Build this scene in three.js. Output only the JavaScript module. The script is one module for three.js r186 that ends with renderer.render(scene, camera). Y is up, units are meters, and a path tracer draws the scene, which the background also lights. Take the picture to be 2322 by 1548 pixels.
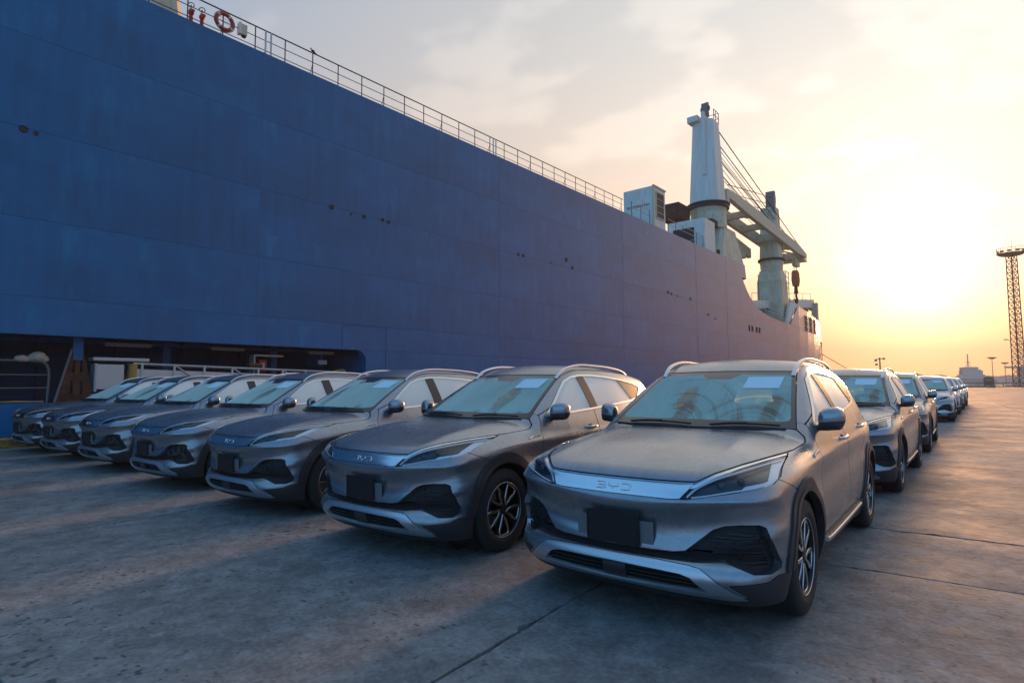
import * as THREE from 'three';
import { mergeGeometries, mergeVertices } from 'three/addons/utils/BufferGeometryUtils.js';
import { RoundedBoxGeometry } from 'three/addons/geometries/RoundedBoxGeometry.js';
import { FontLoader } from 'three/addons/loaders/FontLoader.js';
import { TextGeometry } from 'three/addons/geometries/TextGeometry.js';

// ---------------------------------------------------------------- camera
const scene = new THREE.Scene();
const FOCAL = 1330, IMG_W = 2322, IMG_H = 1548, EYE = 1.4;      // focal length in pixels of the photograph
const camera = new THREE.PerspectiveCamera(2 * Math.atan(IMG_H / 2 / FOCAL) * 180 / Math.PI, IMG_W / IMG_H, 0.05, 5000);
camera.position.set(0, EYE, 0);
camera.rotation.order = 'YXZ';
camera.rotation.x = 4.12 * Math.PI / 180; camera.rotation.z = -.3 * Math.PI / 180;
// ---------------------------------------------------------------- sky: hazy sunrise, warm round the low sun, blue opposite to it
const SUN_AZ = 35.2 * Math.PI / 180, SUN_EL = 7.4 * Math.PI / 180;   // azimuth measured to the right of straight ahead
const sunDir = new THREE.Vector3(Math.sin(SUN_AZ) * Math.cos(SUN_EL), Math.sin(SUN_EL), -Math.cos(SUN_AZ) * Math.cos(SUN_EL));
{
  const W = 1024, H = 512, d = new Float32Array(W * H * 4), D = 180 / Math.PI;
  const ss = (a, b, x) => { const t = Math.min(1, Math.max(0, (x - a) / (b - a))); return t * t * (3 - 2 * t); };
  const hash = (i, j) => { let t = Math.imul(i * 374761393 + j * 668265263, 1274126177); t ^= t >>> 15; t = Math.imul(t, 2246822519); t ^= t >>> 13; return (t >>> 0) / 4294967296; };
  const vn = (x, y) => { const i = Math.floor(x), j = Math.floor(y), u = x - i, v = y - j, a = u * u * (3 - 2 * u), b = v * v * (3 - 2 * v); return (hash(i, j) * (1 - a) + hash(i + 1, j) * a) * (1 - b) + (hash(i, j + 1) * (1 - a) + hash(i + 1, j + 1) * a) * b; };
  const fb = (x, y) => { let s = 0, a = .5; for (let o = 0; o < 5; o++) { s += a * vn(x, y); x = x * 2.03 + 7.1; y = y * 2.03 + 3.7; a *= .52; } return s; };
  for (let j = 0; j < H; j++) for (let i = 0; i < W; i++) {
    const el = ((j + .5) / H - .5) * Math.PI, az = ((i + .5) / W - .5) * 2 * Math.PI;
    const x = Math.cos(az) * Math.cos(el), y = Math.sin(el), z = Math.sin(az) * Math.cos(el);
    const c = x * sunDir.x + y * sunDir.y + z * sunDir.z, ang = Math.acos(Math.min(1, Math.max(-1, c))) * D, e = Math.max(0, el * D);
    const t = ss(-.35, .85, c), g1 = Math.exp(-((ang / 9.5) ** 1.5)), g2 = Math.exp(-((ang / 35) ** 1.7)), low = Math.exp(-((e / 13) ** 1.55)) * ss(-.2, .85, c), mid = Math.exp(-((e / 24) ** 2)) * ss(.12, .92, c), back = Math.exp(-((e / 42) ** 2)) * ss(.25, -.7, c);
    let r = .080 + .28 * t + .50 * g2 + .95 * g1, g = .26 + .15 * t + .485 * g2 + .87 * g1, b = .57 - .10 * t + .40 * g2 + .70 * g1;
    r += .50 * mid + .11 * back; g += .20 * mid + .29 * back; b -= .02 * mid - .42 * back;
    const k = low * .95; g *= 1 - .44 * k; b *= 1 - .76 * k;                                          // the air reddens towards the horizon
    const core = Math.exp(-((ang / 4.5) ** 1.5)); r += 1.1 * core; g += .88 * core; b += .50 * core;      // the sun behind the haze
    if (y > .03) {                                                                                    // thin wisps of cloud
      const s = 1 / (y + .25), cx = x * s, cz = z * s, wl = fb(cx * 5 + cz * 2.5 + 11, cz * 9 - cx * 3 + 4), f = ss(.50, .68, wl) * ss(.03, .2, y) * ss(-.2, .5, c) * .30;
      r += f * (.26 + .3 * g2); g += f * (.20 + .28 * g2); b += f * (.15 + .22 * g2);
    }
    const o = (j * W + i) * 4; d[o] = r; d[o + 1] = g; d[o + 2] = b; d[o + 3] = 1;
  }
  const sky = new THREE.DataTexture(d, W, H, THREE.RGBAFormat, THREE.FloatType);
  sky.mapping = THREE.EquirectangularReflectionMapping; sky.magFilter = THREE.LinearFilter; sky.needsUpdate = true;
  scene.background = sky; scene.environment = sky;
}
const sun = new THREE.DirectionalLight(new THREE.Color().setRGB(1, .50, .22), 4.2);
sun.name = 'sun'; sun.position.copy(sunDir).multiplyScalar(120); sun.castShadow = true; sun.shadow.radius = 17;   // wide and soft: the disc is spread by the haze
Object.assign(sun.shadow.camera, { left: -90, right: 90, top: 60, bottom: -60, near: 1, far: 400 }); sun.shadow.mapSize.set(4096, 4096);
scene.add(sun); scene.add(sun.target);
scene.fog = new THREE.FogExp2(new THREE.Color().setRGB(1, .84, .62), .0010);
const renderer = new THREE.WebGLRenderer({ antialias: true });
renderer.toneMapping = THREE.LinearToneMapping; renderer.toneMappingExposure = 1.15; renderer.shadowMap.enabled = true; renderer.shadowMap.type = THREE.PCFSoftShadowMap;
renderer.setSize(1024, 682);
// ---------------------------------------------------------------- helpers
function rng(seed) { let s = seed | 0; return () => { s = (s + 0x6d2b79f5) | 0; let t = Math.imul(s ^ (s >>> 15), 1 | s); t = (t + Math.imul(t ^ (t >>> 7), 61 | t)) ^ t; return ((t ^ (t >>> 14)) >>> 0) / 4294967296; }; }
const clamp = (x, a, b) => Math.min(b, Math.max(a, x)), lerp = (a, b, t) => a + (b - a) * t;
const sstep = (a, b, x) => { const t = clamp((x - a) / (b - a), 0, 1); return t * t * (3 - 2 * t); };
// a smooth curve through points [x, y], x rising, read from a table
function curve(pts, n = 6000) {
  const k = pts.length, d = [], m = [];
  for (let i = 0; i < k - 1; i++) d.push((pts[i + 1][1] - pts[i][1]) / (pts[i + 1][0] - pts[i][0]));
  for (let i = 0; i < k; i++) m.push(i === 0 ? d[0] : i === k - 1 ? d[k - 2] : d[i - 1] * d[i] <= 0 ? 0 : 2 * d[i - 1] * d[i] / (d[i - 1] + d[i]));
  const x0 = pts[0][0], x1 = pts[k - 1][0], tab = new Float64Array(n + 2);
  for (let j = 0, i = 0; j <= n + 1; j++) {
    const x = Math.min(x1, x0 + (x1 - x0) * j / n);
    while (i < k - 2 && x > pts[i + 1][0]) i++;
    const h = pts[i + 1][0] - pts[i][0], t = (x - pts[i][0]) / h, t2 = t * t, t3 = t2 * t;
    tab[j] = (2 * t3 - 3 * t2 + 1) * pts[i][1] + (t3 - 2 * t2 + t) * h * m[i] + (3 * t2 - 2 * t3) * pts[i + 1][1] + (t3 - t2) * h * m[i + 1];
  }
  const s = n / (x1 - x0);
  return (x) => { let u = (x - x0) * s; if (u <= 0) return tab[0]; if (u >= n) return tab[n]; const j = u | 0; return tab[j] + (tab[j + 1] - tab[j]) * (u - j); };
}
const smax = (a, b, k) => { const h = Math.max(k - Math.abs(a - b), 0); return Math.max(a, b) + h * h / (4 * k); };
const smin = (a, b, k) => -smax(-a, -b, k);
// signed distance to a polygon (negative inside)
function polySdf(P) {
  const n = P.length;
  return (x, y) => {
    let d = 1e9, s = 1;
    for (let i = 0, j = n - 1; i < n; j = i++) {
      const ax = P[i][0], ay = P[i][1], ex = P[j][0] - ax, ey = P[j][1] - ay, wx = x - ax, wy = y - ay;
      const t = clamp((wx * ex + wy * ey) / (ex * ex + ey * ey), 0, 1), bx = wx - ex * t, by = wy - ey * t;
      d = Math.min(d, bx * bx + by * by);
      const c1 = y >= ay, c2 = y < P[j][1], c3 = ex * wy > ey * wx;
      if ((c1 && c2 && c3) || (!c1 && !c2 && !c3)) s = -s;
    }
    return s * Math.sqrt(d);
  };
}
// distance to an open polyline
function lineSdf(P) {
  return (x, y) => {
    let d = 1e9;
    for (let i = 0; i < P.length - 1; i++) {
      const ax = P[i][0], ay = P[i][1], ex = P[i + 1][0] - ax, ey = P[i + 1][1] - ay, wx = x - ax, wy = y - ay;
      const t = clamp((wx * ex + wy * ey) / (ex * ex + ey * ey), 0, 1), bx = wx - ex * t, by = wy - ey * t;
      d = Math.min(d, bx * bx + by * by);
    }
    return Math.sqrt(d);
  };
}
// points [x, y] rounded into a smooth open or closed line
function smoothLine(P, closed = false, div = 6) {
  const c = new THREE.CatmullRomCurve3(P.map((p) => new THREE.Vector3(p[0], p[1], p[2] || 0)), closed, 'centripetal');
  return c.getPoints(P.length * div).map((v) => [v.x, v.y, v.z]);
}
// ---------------------------------------------------------------- computed textures
function makeNoise(seed) {                                        // tiling value noise
  const r = rng(seed), N = 256, tab = new Float32Array(N * N); for (let i = 0; i < N * N; i++) tab[i] = r();
  return (x, y, per) => {
    const i = Math.floor(x), j = Math.floor(y), u = x - i, v = y - j, a = u * u * (3 - 2 * u), b = v * v * (3 - 2 * v), w = (k) => ((k % per) + per) % per;
    const i0 = w(i), i1 = w(i + 1), j0 = w(j) * N, j1 = w(j + 1) * N;
    return lerp(lerp(tab[j0 + i0], tab[j0 + i1], a), lerp(tab[j1 + i0], tab[j1 + i1], a), b);
  };
}
const noiseA = makeNoise(11), noiseB = makeNoise(23);
const fbm = (n, u, v, per, oct = 4, gain = .5) => { let s = 0, a = 1, t = 0; for (let o = 0; o < oct; o++) { s += a * n(u * per, v * per, per); t += a; a *= gain; per = Math.min(per * 2, 256); } return s / t; };
function tex(w, h, fn, srgb = true, repeat = null) {              // fn(u, v) -> [r, g, b, a?] in 0..1
  const d = new Uint8Array(w * h * 4);
  for (let j = 0; j < h; j++) for (let i = 0; i < w; i++) { const c = fn((i + .5) / w, (j + .5) / h), o = (j * w + i) * 4; d[o] = clamp(c[0], 0, 1) * 255; d[o + 1] = clamp(c[1], 0, 1) * 255; d[o + 2] = clamp(c[2], 0, 1) * 255; d[o + 3] = (c[3] ?? 1) * 255; }
  const t = new THREE.DataTexture(d, w, h); t.magFilter = THREE.LinearFilter; t.minFilter = THREE.LinearMipmapLinearFilter; t.generateMipmaps = true;
  t.wrapS = t.wrapT = THREE.RepeatWrapping; if (srgb) t.colorSpace = THREE.SRGBColorSpace; if (repeat) t.repeat.set(...repeat); t.needsUpdate = true; return t;
}
const std = (o) => new THREE.MeshStandardMaterial(o), phys = (o) => new THREE.MeshPhysicalMaterial(o);
const lin = (r, g, b) => new THREE.Color().setRGB(r, g, b);
const names = new Map();
function numbered(name) { const n = names.get(name) || 0; names.set(name, n + 1); return n ? name + '_' + String(n).padStart(3, '0') : name; }
function thing(name, label, category, group, pos = [0, 0, 0], turn = 0) { const o = new THREE.Group(); o.name = numbered(name); o.position.set(...pos); o.rotation.y = turn; o.userData = { label, category }; if (group) o.userData.group = group; scene.add(o); return o; }
function struct(name, geometry, material) { const o = new THREE.Mesh(geometry, material); o.name = numbered(name); o.userData.kind = 'structure'; o.castShadow = o.receiveShadow = true; scene.add(o); return o; }
// the quay runs beside the ship; both are laid out in metres along the hull (s), up (h) and out from the hull towards the quay (o)
const SHIP_DIR = 40.1 * Math.PI / 180, SHIP_OFF = 19.5, SHIP_K = 1.147;    // the ship's own drawing is in units of 1.147 m, its zero 6 cm below the quay
const SHIP_POS = [-SHIP_OFF * Math.cos(SHIP_DIR), 0, -SHIP_OFF * Math.sin(SHIP_DIR)], SHIP_TURN = Math.PI / 2 - SHIP_DIR;
const quayMatrix = new THREE.Matrix4().makeRotationY(SHIP_TURN).setPosition(...SHIP_POS);
const onQuay = (s, h, o) => new THREE.Vector3(s, h, o).applyMatrix4(quayMatrix);
const onShip = (s, h, o) => onQuay(s * SHIP_K, h * SHIP_K - .057, o * SHIP_K);
// ---------------------------------------------------------------- the car's body surface: x left, y up, z forward, origin on the ground between the axles
const AXF = 1.36, AXR = -1.36, WHEEL_R = 0.346;
const cW = curve([[-2.3, .73], [-2.1, .79], [-1.9, .84], [-1.6, .872], [-1.3, .885], [-.6, .888], [.3, .888], [1.0, .886], [1.36, .886], [1.7, .882], [2.0, .865], [2.25, .83]]);
const cFy = curve([[.15, -.16], [.22, -.085], [.26, -.036], [.30, -.012], [.33, -.003], [.36, -.008], [.40, -.028], [.43, -.032], [.455, -.014], [.48, -.020], [.53, -.042], [.58, -.047], [.64, -.027], [.69, .0], [.715, .006], [.75, -.008], [.80, -.032], [.87, -.055], [.95, -.10], [1.1, -.2]]);
const cTop = curve([[-2.4, 1.02], [-2.2, 1.05], [-1.5, 1.075], [.2, 1.06], [.9, 1.06], [1.05, 1.055], [1.3, 1.035], [1.6, 1.0], [1.83, .955], [1.99, .915], [2.09, .882], [2.17, .845], [2.27, .78]]);
const cRear = curve([[.15, -2.08], [.3, -2.19], [.5, -2.235], [.75, -2.235], [.95, -2.2], [1.05, -2.16], [1.2, -2.1]]);
const cLow = curve([[-.75, -.085], [-.6, -.04], [-.5, -.016], [-.38, -.004], [-.28, -.003], [-.14, -.016], [-.04, -.006], [0, 0]]);
const cRoof = curve([[-2.3, 1.40], [-2.0, 1.462], [-1.6, 1.530], [-1.1, 1.588], [-.6, 1.612], [-.25, 1.610], [.05, 1.583], [.3, 1.53], [.6, 1.46]]);
const cHatch = curve([[.9, -2.2], [1.06, -2.15], [1.3, -2.03], [1.44, -1.96], [1.6, -1.93]]);
const creaseY = (z) => .885 + .028 * (.9 - z);
function carLower(x, y, z) {
  const c = creaseY(z), dy = y - c;
  let w = cW(z) + (dy > 0 ? -dy * .42 : cLow(dy));
  const rf = Math.hypot(z - AXF, y - WHEEL_R), rr = Math.hypot(z - AXR, y - WHEEL_R);
  w += .016 * Math.exp(-(((rf - .42) / .13) ** 2)) + .018 * Math.exp(-(((rr - .42) / .14) ** 2));
  const ax = x, side = ax - w;
  const q = ax / .86, q2 = q * q, front = z - (2.185 + cFy(y - .11 * q2 * sstep(.42, .56, y) * (1 - sstep(.72, .82, y))) - .055 * q2 - .17 * q2 * q2);
  const rear = cRear(y) + .05 * q2 + .12 * q2 * q2 - z;
  const hq = ax / .78, ridge = .010 * Math.exp(-(((ax - .50 - .06 * (z - 1)) / .10) ** 2)) * sstep(.9, 1.3, z) * (1 - sstep(1.9, 2.1, z));
  const top = y - (cTop(z) + ridge - .022 * hq * hq - .05 * hq ** 6);
  let d = smax(side, front, .13);
  d = smax(d, rear, .16);
  d = smax(d, top, .075);
  return smax(d, .17 - y, .04);
}
function carUpper(x, y, z) {
  const dy = y - 1.0, t = (y - 1.057) / .443;
  const taper = z < -.7 ? .075 * ((-.7 - z) / 1.3) ** 2 : 0, tf = z > .3 ? .03 * (z - .3) : 0;
  const side = (x - (.848 - .33 * dy - .26 * dy * dy - taper - tf)) * .93;
  const xq = x / .7, screen = (z - (1.01 - 2.03 * (y - 1.057) + .07 * t * (1 - t) - .13 * xq * xq - .05 * xq ** 4)) * .442;
  const hatch = (cHatch(y) + .08 * xq * xq + .05 * xq ** 4 - z) * .9;
  const roof = y - (cRoof(z) - .042 * (x / .6) ** 2);
  let d = smax(screen, roof, .10);
  d = smax(d, hatch, .05);
  d = smax(d, side, .055);
  return smax(d, .9 - y, .02);
}
const carSdf = (x, y, z) => smin(carLower(x, y, z), carUpper(x, y, z), .022);
const HEAD = -38.2 * Math.PI / 180;
const CAR1 = [1.938, -5.258, HEAD];
// ---------------------------------------------------------------- triangle soup with normals: { p: [x,y,z...], n: [...], f: [a,b,c...] }
// a smooth implicit surface as a mesh (surface nets, then drawn onto the surface)
function netSurface(f, lo, hi, h) {
  const nx = Math.ceil((hi[0] - lo[0]) / h) + 1, ny = Math.ceil((hi[1] - lo[1]) / h) + 1, nz = Math.ceil((hi[2] - lo[2]) / h) + 1;
  const V = new Float32Array(nx * ny * nz), at = (i, j, k) => (k * ny + j) * nx + i;
  const C = 6;                                                   // far from the surface only every sixth point is asked
  for (let k0 = 0; k0 < nz; k0 += C) for (let j0 = 0; j0 < ny; j0 += C) for (let i0 = 0; i0 < nx; i0 += C) {
    const c = f(lo[0] + (i0 + C / 2) * h, lo[1] + (j0 + C / 2) * h, lo[2] + (k0 + C / 2) * h), far = Math.abs(c) > h * C * 2.2;
    for (let k = k0; k < Math.min(k0 + C, nz); k++) for (let j = j0; j < Math.min(j0 + C, ny); j++) for (let i = i0; i < Math.min(i0 + C, nx); i++)
      V[at(i, j, k)] = far ? c : f(lo[0] + i * h, lo[1] + j * h, lo[2] + k * h);
  }
  const id = new Int32Array(nx * ny * nz).fill(-1), p = [], n = [], F = [];
  const E = [[0, 1], [2, 3], [4, 5], [6, 7], [0, 2], [1, 3], [4, 6], [5, 7], [0, 4], [1, 5], [2, 6], [3, 7]];
  for (let k = 0; k < nz - 1; k++) for (let j = 0; j < ny - 1; j++) for (let i = 0; i < nx - 1; i++) {
    const v = []; let m = 0;
    for (let c = 0; c < 8; c++) { const s = V[at(i + (c & 1), j + ((c >> 1) & 1), k + (c >> 2))]; v.push(s); if (s < 0) m |= 1 << c; }
    if (m === 0 || m === 255) continue;
    let sx = 0, sy = 0, sz = 0, q = 0;
    for (const [a, b] of E) if ((v[a] < 0) !== (v[b] < 0)) {
      const t = v[a] / (v[a] - v[b]);
      sx += (a & 1) + ((b & 1) - (a & 1)) * t; sy += ((a >> 1) & 1) + (((b >> 1) & 1) - ((a >> 1) & 1)) * t; sz += (a >> 2) + ((b >> 2) - (a >> 2)) * t; q++;
    }
    let P = [lo[0] + (i + sx / q) * h, lo[1] + (j + sy / q) * h, lo[2] + (k + sz / q) * h], g;
    for (let it = 0; it < 3; it++) {
      const e = it < 2 ? h * .15 : h * .35, d = f(P[0], P[1], P[2]);
      g = [f(P[0] + e, P[1], P[2]) - f(P[0] - e, P[1], P[2]), f(P[0], P[1] + e, P[2]) - f(P[0], P[1] - e, P[2]), f(P[0], P[1], P[2] + e) - f(P[0], P[1], P[2] - e)].map((x) => x / (2 * e));
      if (it < 2) { const s = clamp(d / (g[0] ** 2 + g[1] ** 2 + g[2] ** 2 + 1e-9), -h * 1.2, h * 1.2); P = [P[0] - g[0] * s, P[1] - g[1] * s, P[2] - g[2] * s]; }
    }
    const l = Math.hypot(...g) || 1;
    id[at(i, j, k)] = p.length / 3; p.push(...P); n.push(g[0] / l, g[1] / l, g[2] / l);
  }
  const quad = (a, b, c, d, flip) => { if (a < 0 || b < 0 || c < 0 || d < 0) return; flip ? F.push(a, b, c, a, c, d) : F.push(a, c, b, a, d, c); };
  for (let k = 1; k < nz - 1; k++) for (let j = 1; j < ny - 1; j++) for (let i = 1; i < nx - 1; i++) {
    const s = V[at(i, j, k)] < 0;
    if (s !== V[at(i + 1, j, k)] < 0) quad(id[at(i, j, k)], id[at(i, j - 1, k)], id[at(i, j - 1, k - 1)], id[at(i, j, k - 1)], !s);
    if (s !== V[at(i, j + 1, k)] < 0) quad(id[at(i, j, k)], id[at(i, j, k - 1)], id[at(i - 1, j, k - 1)], id[at(i - 1, j, k)], !s);
    if (s !== V[at(i, j, k + 1)] < 0) quad(id[at(i, j, k)], id[at(i - 1, j, k)], id[at(i - 1, j - 1, k)], id[at(i, j - 1, k)], !s);
  }
  // make every face agree with its normals
  for (let t = 0; t < F.length; t += 3) {
    const [a, b, c] = [F[t] * 3, F[t + 1] * 3, F[t + 2] * 3], ux = p[b] - p[a], uy = p[b + 1] - p[a + 1], uz = p[b + 2] - p[a + 2], vx = p[c] - p[a], vy = p[c + 1] - p[a + 1], vz = p[c + 2] - p[a + 2];
    const d = (uy * vz - uz * vy) * (n[a] + n[b] + n[c]) + (uz * vx - ux * vz) * (n[a + 1] + n[b + 1] + n[c + 1]) + (ux * vy - uy * vx) * (n[a + 2] + n[b + 2] + n[c + 2]);
    if (d < 0) { const s = F[t + 1]; F[t + 1] = F[t + 2]; F[t + 2] = s; }
  }
  return { p, n, f: F };
}
// cut a mesh where fn(x, y, z) changes sign: [inside (fn < 0), outside]
function cut(m, fn) {
  const N = m.p.length / 3, val = new Float64Array(N);
  for (let i = 0; i < N; i++) { const v = fn(m.p[3 * i], m.p[3 * i + 1], m.p[3 * i + 2], m.n[3 * i], m.n[3 * i + 1], m.n[3 * i + 2]); val[i] = Math.abs(v) < 1e-7 ? 1e-7 : v; }
  const out = [0, 1].map(() => ({ p: [], n: [], f: [], map: new Map() }));
  const put = (o, i) => { let k = o.map.get(i); if (k === undefined) { k = o.p.length / 3; o.p.push(m.p[3 * i], m.p[3 * i + 1], m.p[3 * i + 2]); o.n.push(m.n[3 * i], m.n[3 * i + 1], m.n[3 * i + 2]); o.map.set(i, k); } return k; };
  const mid = (o, a, b) => {
    if (a > b) [a, b] = [b, a];
    const key = a * N + b + N; let k = o.map.get(-key); if (k !== undefined) return k;
    let lo = 0, hi = 1, va = val[a];                               // find the crossing on the edge, also where fn bends
    const A = 3 * a, B = 3 * b, P = (t) => [0, 1, 2].map((c) => m.p[A + c] + (m.p[B + c] - m.p[A + c]) * t), nn = (t) => [0, 1, 2].map((c) => m.n[A + c] + (m.n[B + c] - m.n[A + c]) * t);
    let t = va / (va - val[b]);
    for (let it = 0; it < 4; it++) { const v = fn(...P(t), ...nn(t)); if ((v < 0) === (va < 0)) lo = t; else hi = t; t = (lo + hi) / 2; }
    const q = nn(t), l = Math.hypot(...q) || 1;
    k = o.p.length / 3; o.p.push(...P(t)); o.n.push(q[0] / l, q[1] / l, q[2] / l); o.map.set(-key, k); return k;
  };
  for (let t = 0; t < m.f.length; t += 3) {
    const v = [m.f[t], m.f[t + 1], m.f[t + 2]], s = v.map((i) => val[i] < 0), c = s[0] + s[1] + s[2];
    if (c === 3 || c === 0) { const o = out[c === 3 ? 0 : 1]; o.f.push(put(o, v[0]), put(o, v[1]), put(o, v[2])); continue; }
    const lone = c === 1, r = s.indexOf(lone), a = v[r], b = v[(r + 1) % 3], d = v[(r + 2) % 3], o1 = out[lone ? 0 : 1], o2 = out[lone ? 1 : 0];
    o1.f.push(put(o1, a), mid(o1, a, b), mid(o1, a, d));
    const x = mid(o2, a, b), y = mid(o2, a, d), B = put(o2, b), D = put(o2, d);
    o2.f.push(x, B, D, x, D, y);
  }
  for (const o of out) delete o.map;
  return out;
}
// halves the edges for which near(x, y, z) holds, and draws the new points onto the surface f
function refine(m, f, near, h) {
  const p = m.p.slice(), n = m.n.slice(), F = [], N = p.length / 3, mid = new Map();
  const want = (a, b) => near((p[3 * a] + p[3 * b]) / 2, (p[3 * a + 1] + p[3 * b + 1]) / 2, (p[3 * a + 2] + p[3 * b + 2]) / 2);
  const split = (a, b) => {
    const k = a < b ? a * N + b : b * N + a; if (mid.has(k)) return mid.get(k);
    if (!want(a, b)) { mid.set(k, -1); return -1; }
    let P = [0, 1, 2].map((c) => (p[3 * a + c] + p[3 * b + c]) / 2), g; const e = h * .35;
    for (let it = 0; it < 3; it++) {
      const d = f(P[0], P[1], P[2]);
      g = [f(P[0] + e, P[1], P[2]) - f(P[0] - e, P[1], P[2]), f(P[0], P[1] + e, P[2]) - f(P[0], P[1] - e, P[2]), f(P[0], P[1], P[2] + e) - f(P[0], P[1], P[2] - e)].map((x) => x / (2 * e));
      if (it < 2) { const s = clamp(d / (g[0] ** 2 + g[1] ** 2 + g[2] ** 2 + 1e-9), -h * .5, h * .5); P = P.map((x, i) => x - g[i] * s); }
    }
    const l = Math.hypot(...g) || 1, id = p.length / 3; p.push(...P); n.push(g[0] / l, g[1] / l, g[2] / l); mid.set(k, id); return id;
  };
  for (let t = 0; t < m.f.length; t += 3) {
    const [a, b, c] = [m.f[t], m.f[t + 1], m.f[t + 2]], x = split(a, b), y = split(b, c), z = split(c, a), q = (x >= 0) + (y >= 0) + (z >= 0);
    if (q === 0) F.push(a, b, c);
    else if (q === 3) F.push(a, x, z, x, b, y, z, y, c, x, y, z);
    else if (q === 1) { if (x >= 0) F.push(a, x, c, x, b, c); else if (y >= 0) F.push(a, b, y, a, y, c); else F.push(a, b, z, b, c, z); }
    else if (x < 0) F.push(y, c, z, a, b, y, a, y, z); else if (y < 0) F.push(a, x, z, x, b, c, x, c, z); else F.push(x, b, y, a, x, y, a, y, c);
  }
  return { p, n, f: F };
}
const joined = (...ms) => { const r = { p: [], n: [], f: [] }; for (const m of ms) { const b = r.p.length / 3; for (const x of m.p) r.p.push(x); for (const x of m.n) r.n.push(x); for (const x of m.f) r.f.push(x + b); } return r; };
const mirrored = (m) => { const r = { p: m.p.slice(), n: m.n.slice(), f: m.f.slice() }; for (let i = 0; i < r.p.length; i += 3) { r.p[i] *= -1; r.n[i] *= -1; } for (let t = 0; t < r.f.length; t += 3) { const s = r.f[t]; r.f[t] = r.f[t + 1]; r.f[t + 1] = s; } return r; };
// moves a sheet out along its normals and turns its free edges in by depth, so that it has an edge one can see
function panel(m, out = 0, depth = .012, skip = null) {
  const p = m.p.slice(), n = m.n.slice(), f = m.f.slice(), N = p.length / 3;
  for (let i = 0; i < p.length; i++) p[i] += n[i] * out;
  if (depth > 0) {
    const cnt = new Map();
    for (let t = 0; t < m.f.length; t += 3) for (let e = 0; e < 3; e++) { const a = m.f[t + e], b = m.f[t + (e + 1) % 3], k = a < b ? a * N + b : b * N + a; cnt.set(k, cnt.has(k) ? null : [a, b]); }
    for (const e of cnt.values()) {
      if (!e) continue;
      const [a, b] = e;
      if (skip && skip(m.p[3 * a], m.p[3 * a + 1], m.p[3 * a + 2]) && skip(m.p[3 * b], m.p[3 * b + 1], m.p[3 * b + 2])) continue;
      const A = [p[3 * a], p[3 * a + 1], p[3 * a + 2]], B = [p[3 * b], p[3 * b + 1], p[3 * b + 2]], na = [n[3 * a], n[3 * a + 1], n[3 * a + 2]], nb = [n[3 * b], n[3 * b + 1], n[3 * b + 2]];
      const t = [B[0] - A[0], B[1] - A[1], B[2] - A[2]], s = [t[1] * na[2] - t[2] * na[1], t[2] * na[0] - t[0] * na[2], t[0] * na[1] - t[1] * na[0]], l = Math.hypot(...s) || 1, k = p.length / 3;
      p.push(...A, ...B, ...A.map((x, i) => x - na[i] * depth), ...B.map((x, i) => x - nb[i] * depth));
      for (let q = 0; q < 4; q++) n.push(s[0] / l, s[1] / l, s[2] / l);
      f.push(k, k + 2, k + 1, k + 1, k + 2, k + 3);
    }
  }
  return { p, n, f };
}
function geo(m, uvFn) {
  const g = new THREE.BufferGeometry();
  g.setAttribute('position', new THREE.Float32BufferAttribute(m.p, 3));
  g.setAttribute('normal', new THREE.Float32BufferAttribute(m.n, 3));
  const N = m.p.length / 3, uv = new Float32Array(N * 2);
  for (let i = 0; i < N; i++) { const q = uvFn ? uvFn(m.p[3 * i], m.p[3 * i + 1], m.p[3 * i + 2]) : [m.p[3 * i] + m.p[3 * i + 2], m.p[3 * i + 1] + m.p[3 * i + 2] * .3]; uv[2 * i] = q[0]; uv[2 * i + 1] = q[1]; }
  g.setAttribute('uv', new THREE.BufferAttribute(uv, 2));
  g.setIndex(m.f);
  return g;
}
// ---------------------------------------------------------------- the car, cut out of that surface panel by panel
const surfZ = (x, y) => { let z = 2.4; for (let i = 0; i < 400; i++) { const d = carSdf(Math.abs(x), y, z); if (d < 2e-4) break; z -= Math.max(d * .5, 5e-4); } return z; };      // seen from the front
const surfY = (x, z) => { let y = 1.8; for (let i = 0; i < 300; i++) { const d = carSdf(Math.abs(x), y, z); if (d < 2e-4) break; y -= Math.max(d * .6, 5e-4); } return y; };      // seen from above
const surfX = (y, z) => { let x = 1.1; for (let i = 0; i < 300; i++) { const d = carSdf(x, y, z); if (d < 2e-4) break; x -= Math.max(d * .6, 5e-4); } return x; };              // seen from the side
const carNormal = (x, y, z) => { const e = .004, s = Math.sign(x) || 1, a = Math.abs(x); return new THREE.Vector3(s * (carSdf(a + e, y, z) - carSdf(a - e, y, z)), carSdf(a, y + e, z) - carSdf(a, y - e, z), carSdf(a, y, z + e) - carSdf(a, y, z - e)).normalize(); };
const LAMP = [[.41, .757], [.47, .832], [.50, .848], [.56, .886], [.652, .922], [.739, .948], [.785, .957], [.800, .94], [.818, .905], [.838, .868], [.832, .842], [.805, .829], [.676, .802], [.549, .778], [.446, .757]];
const LAMP_TOP = [[.40, .82], [.47, .832], [.50, .848], [.56, .886], [.652, .922], [.739, .948], [.79, .958]];
const BAR = [[-.06, .828], [.25, .829], [.40, .831], [.475, .838], [.41, .757], [.36, .752], [-.06, .750]];
const HOOD = [[-.06, .842], [.25, .843], [.42, .846], [.48, .849], [.56, .893], [.652, .929], [.739, .954], [.790, .966], [.793, .99], [.780, 1.02], [.724, 1.064], [.60, 1.09], [-.06, 1.09]];
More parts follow.
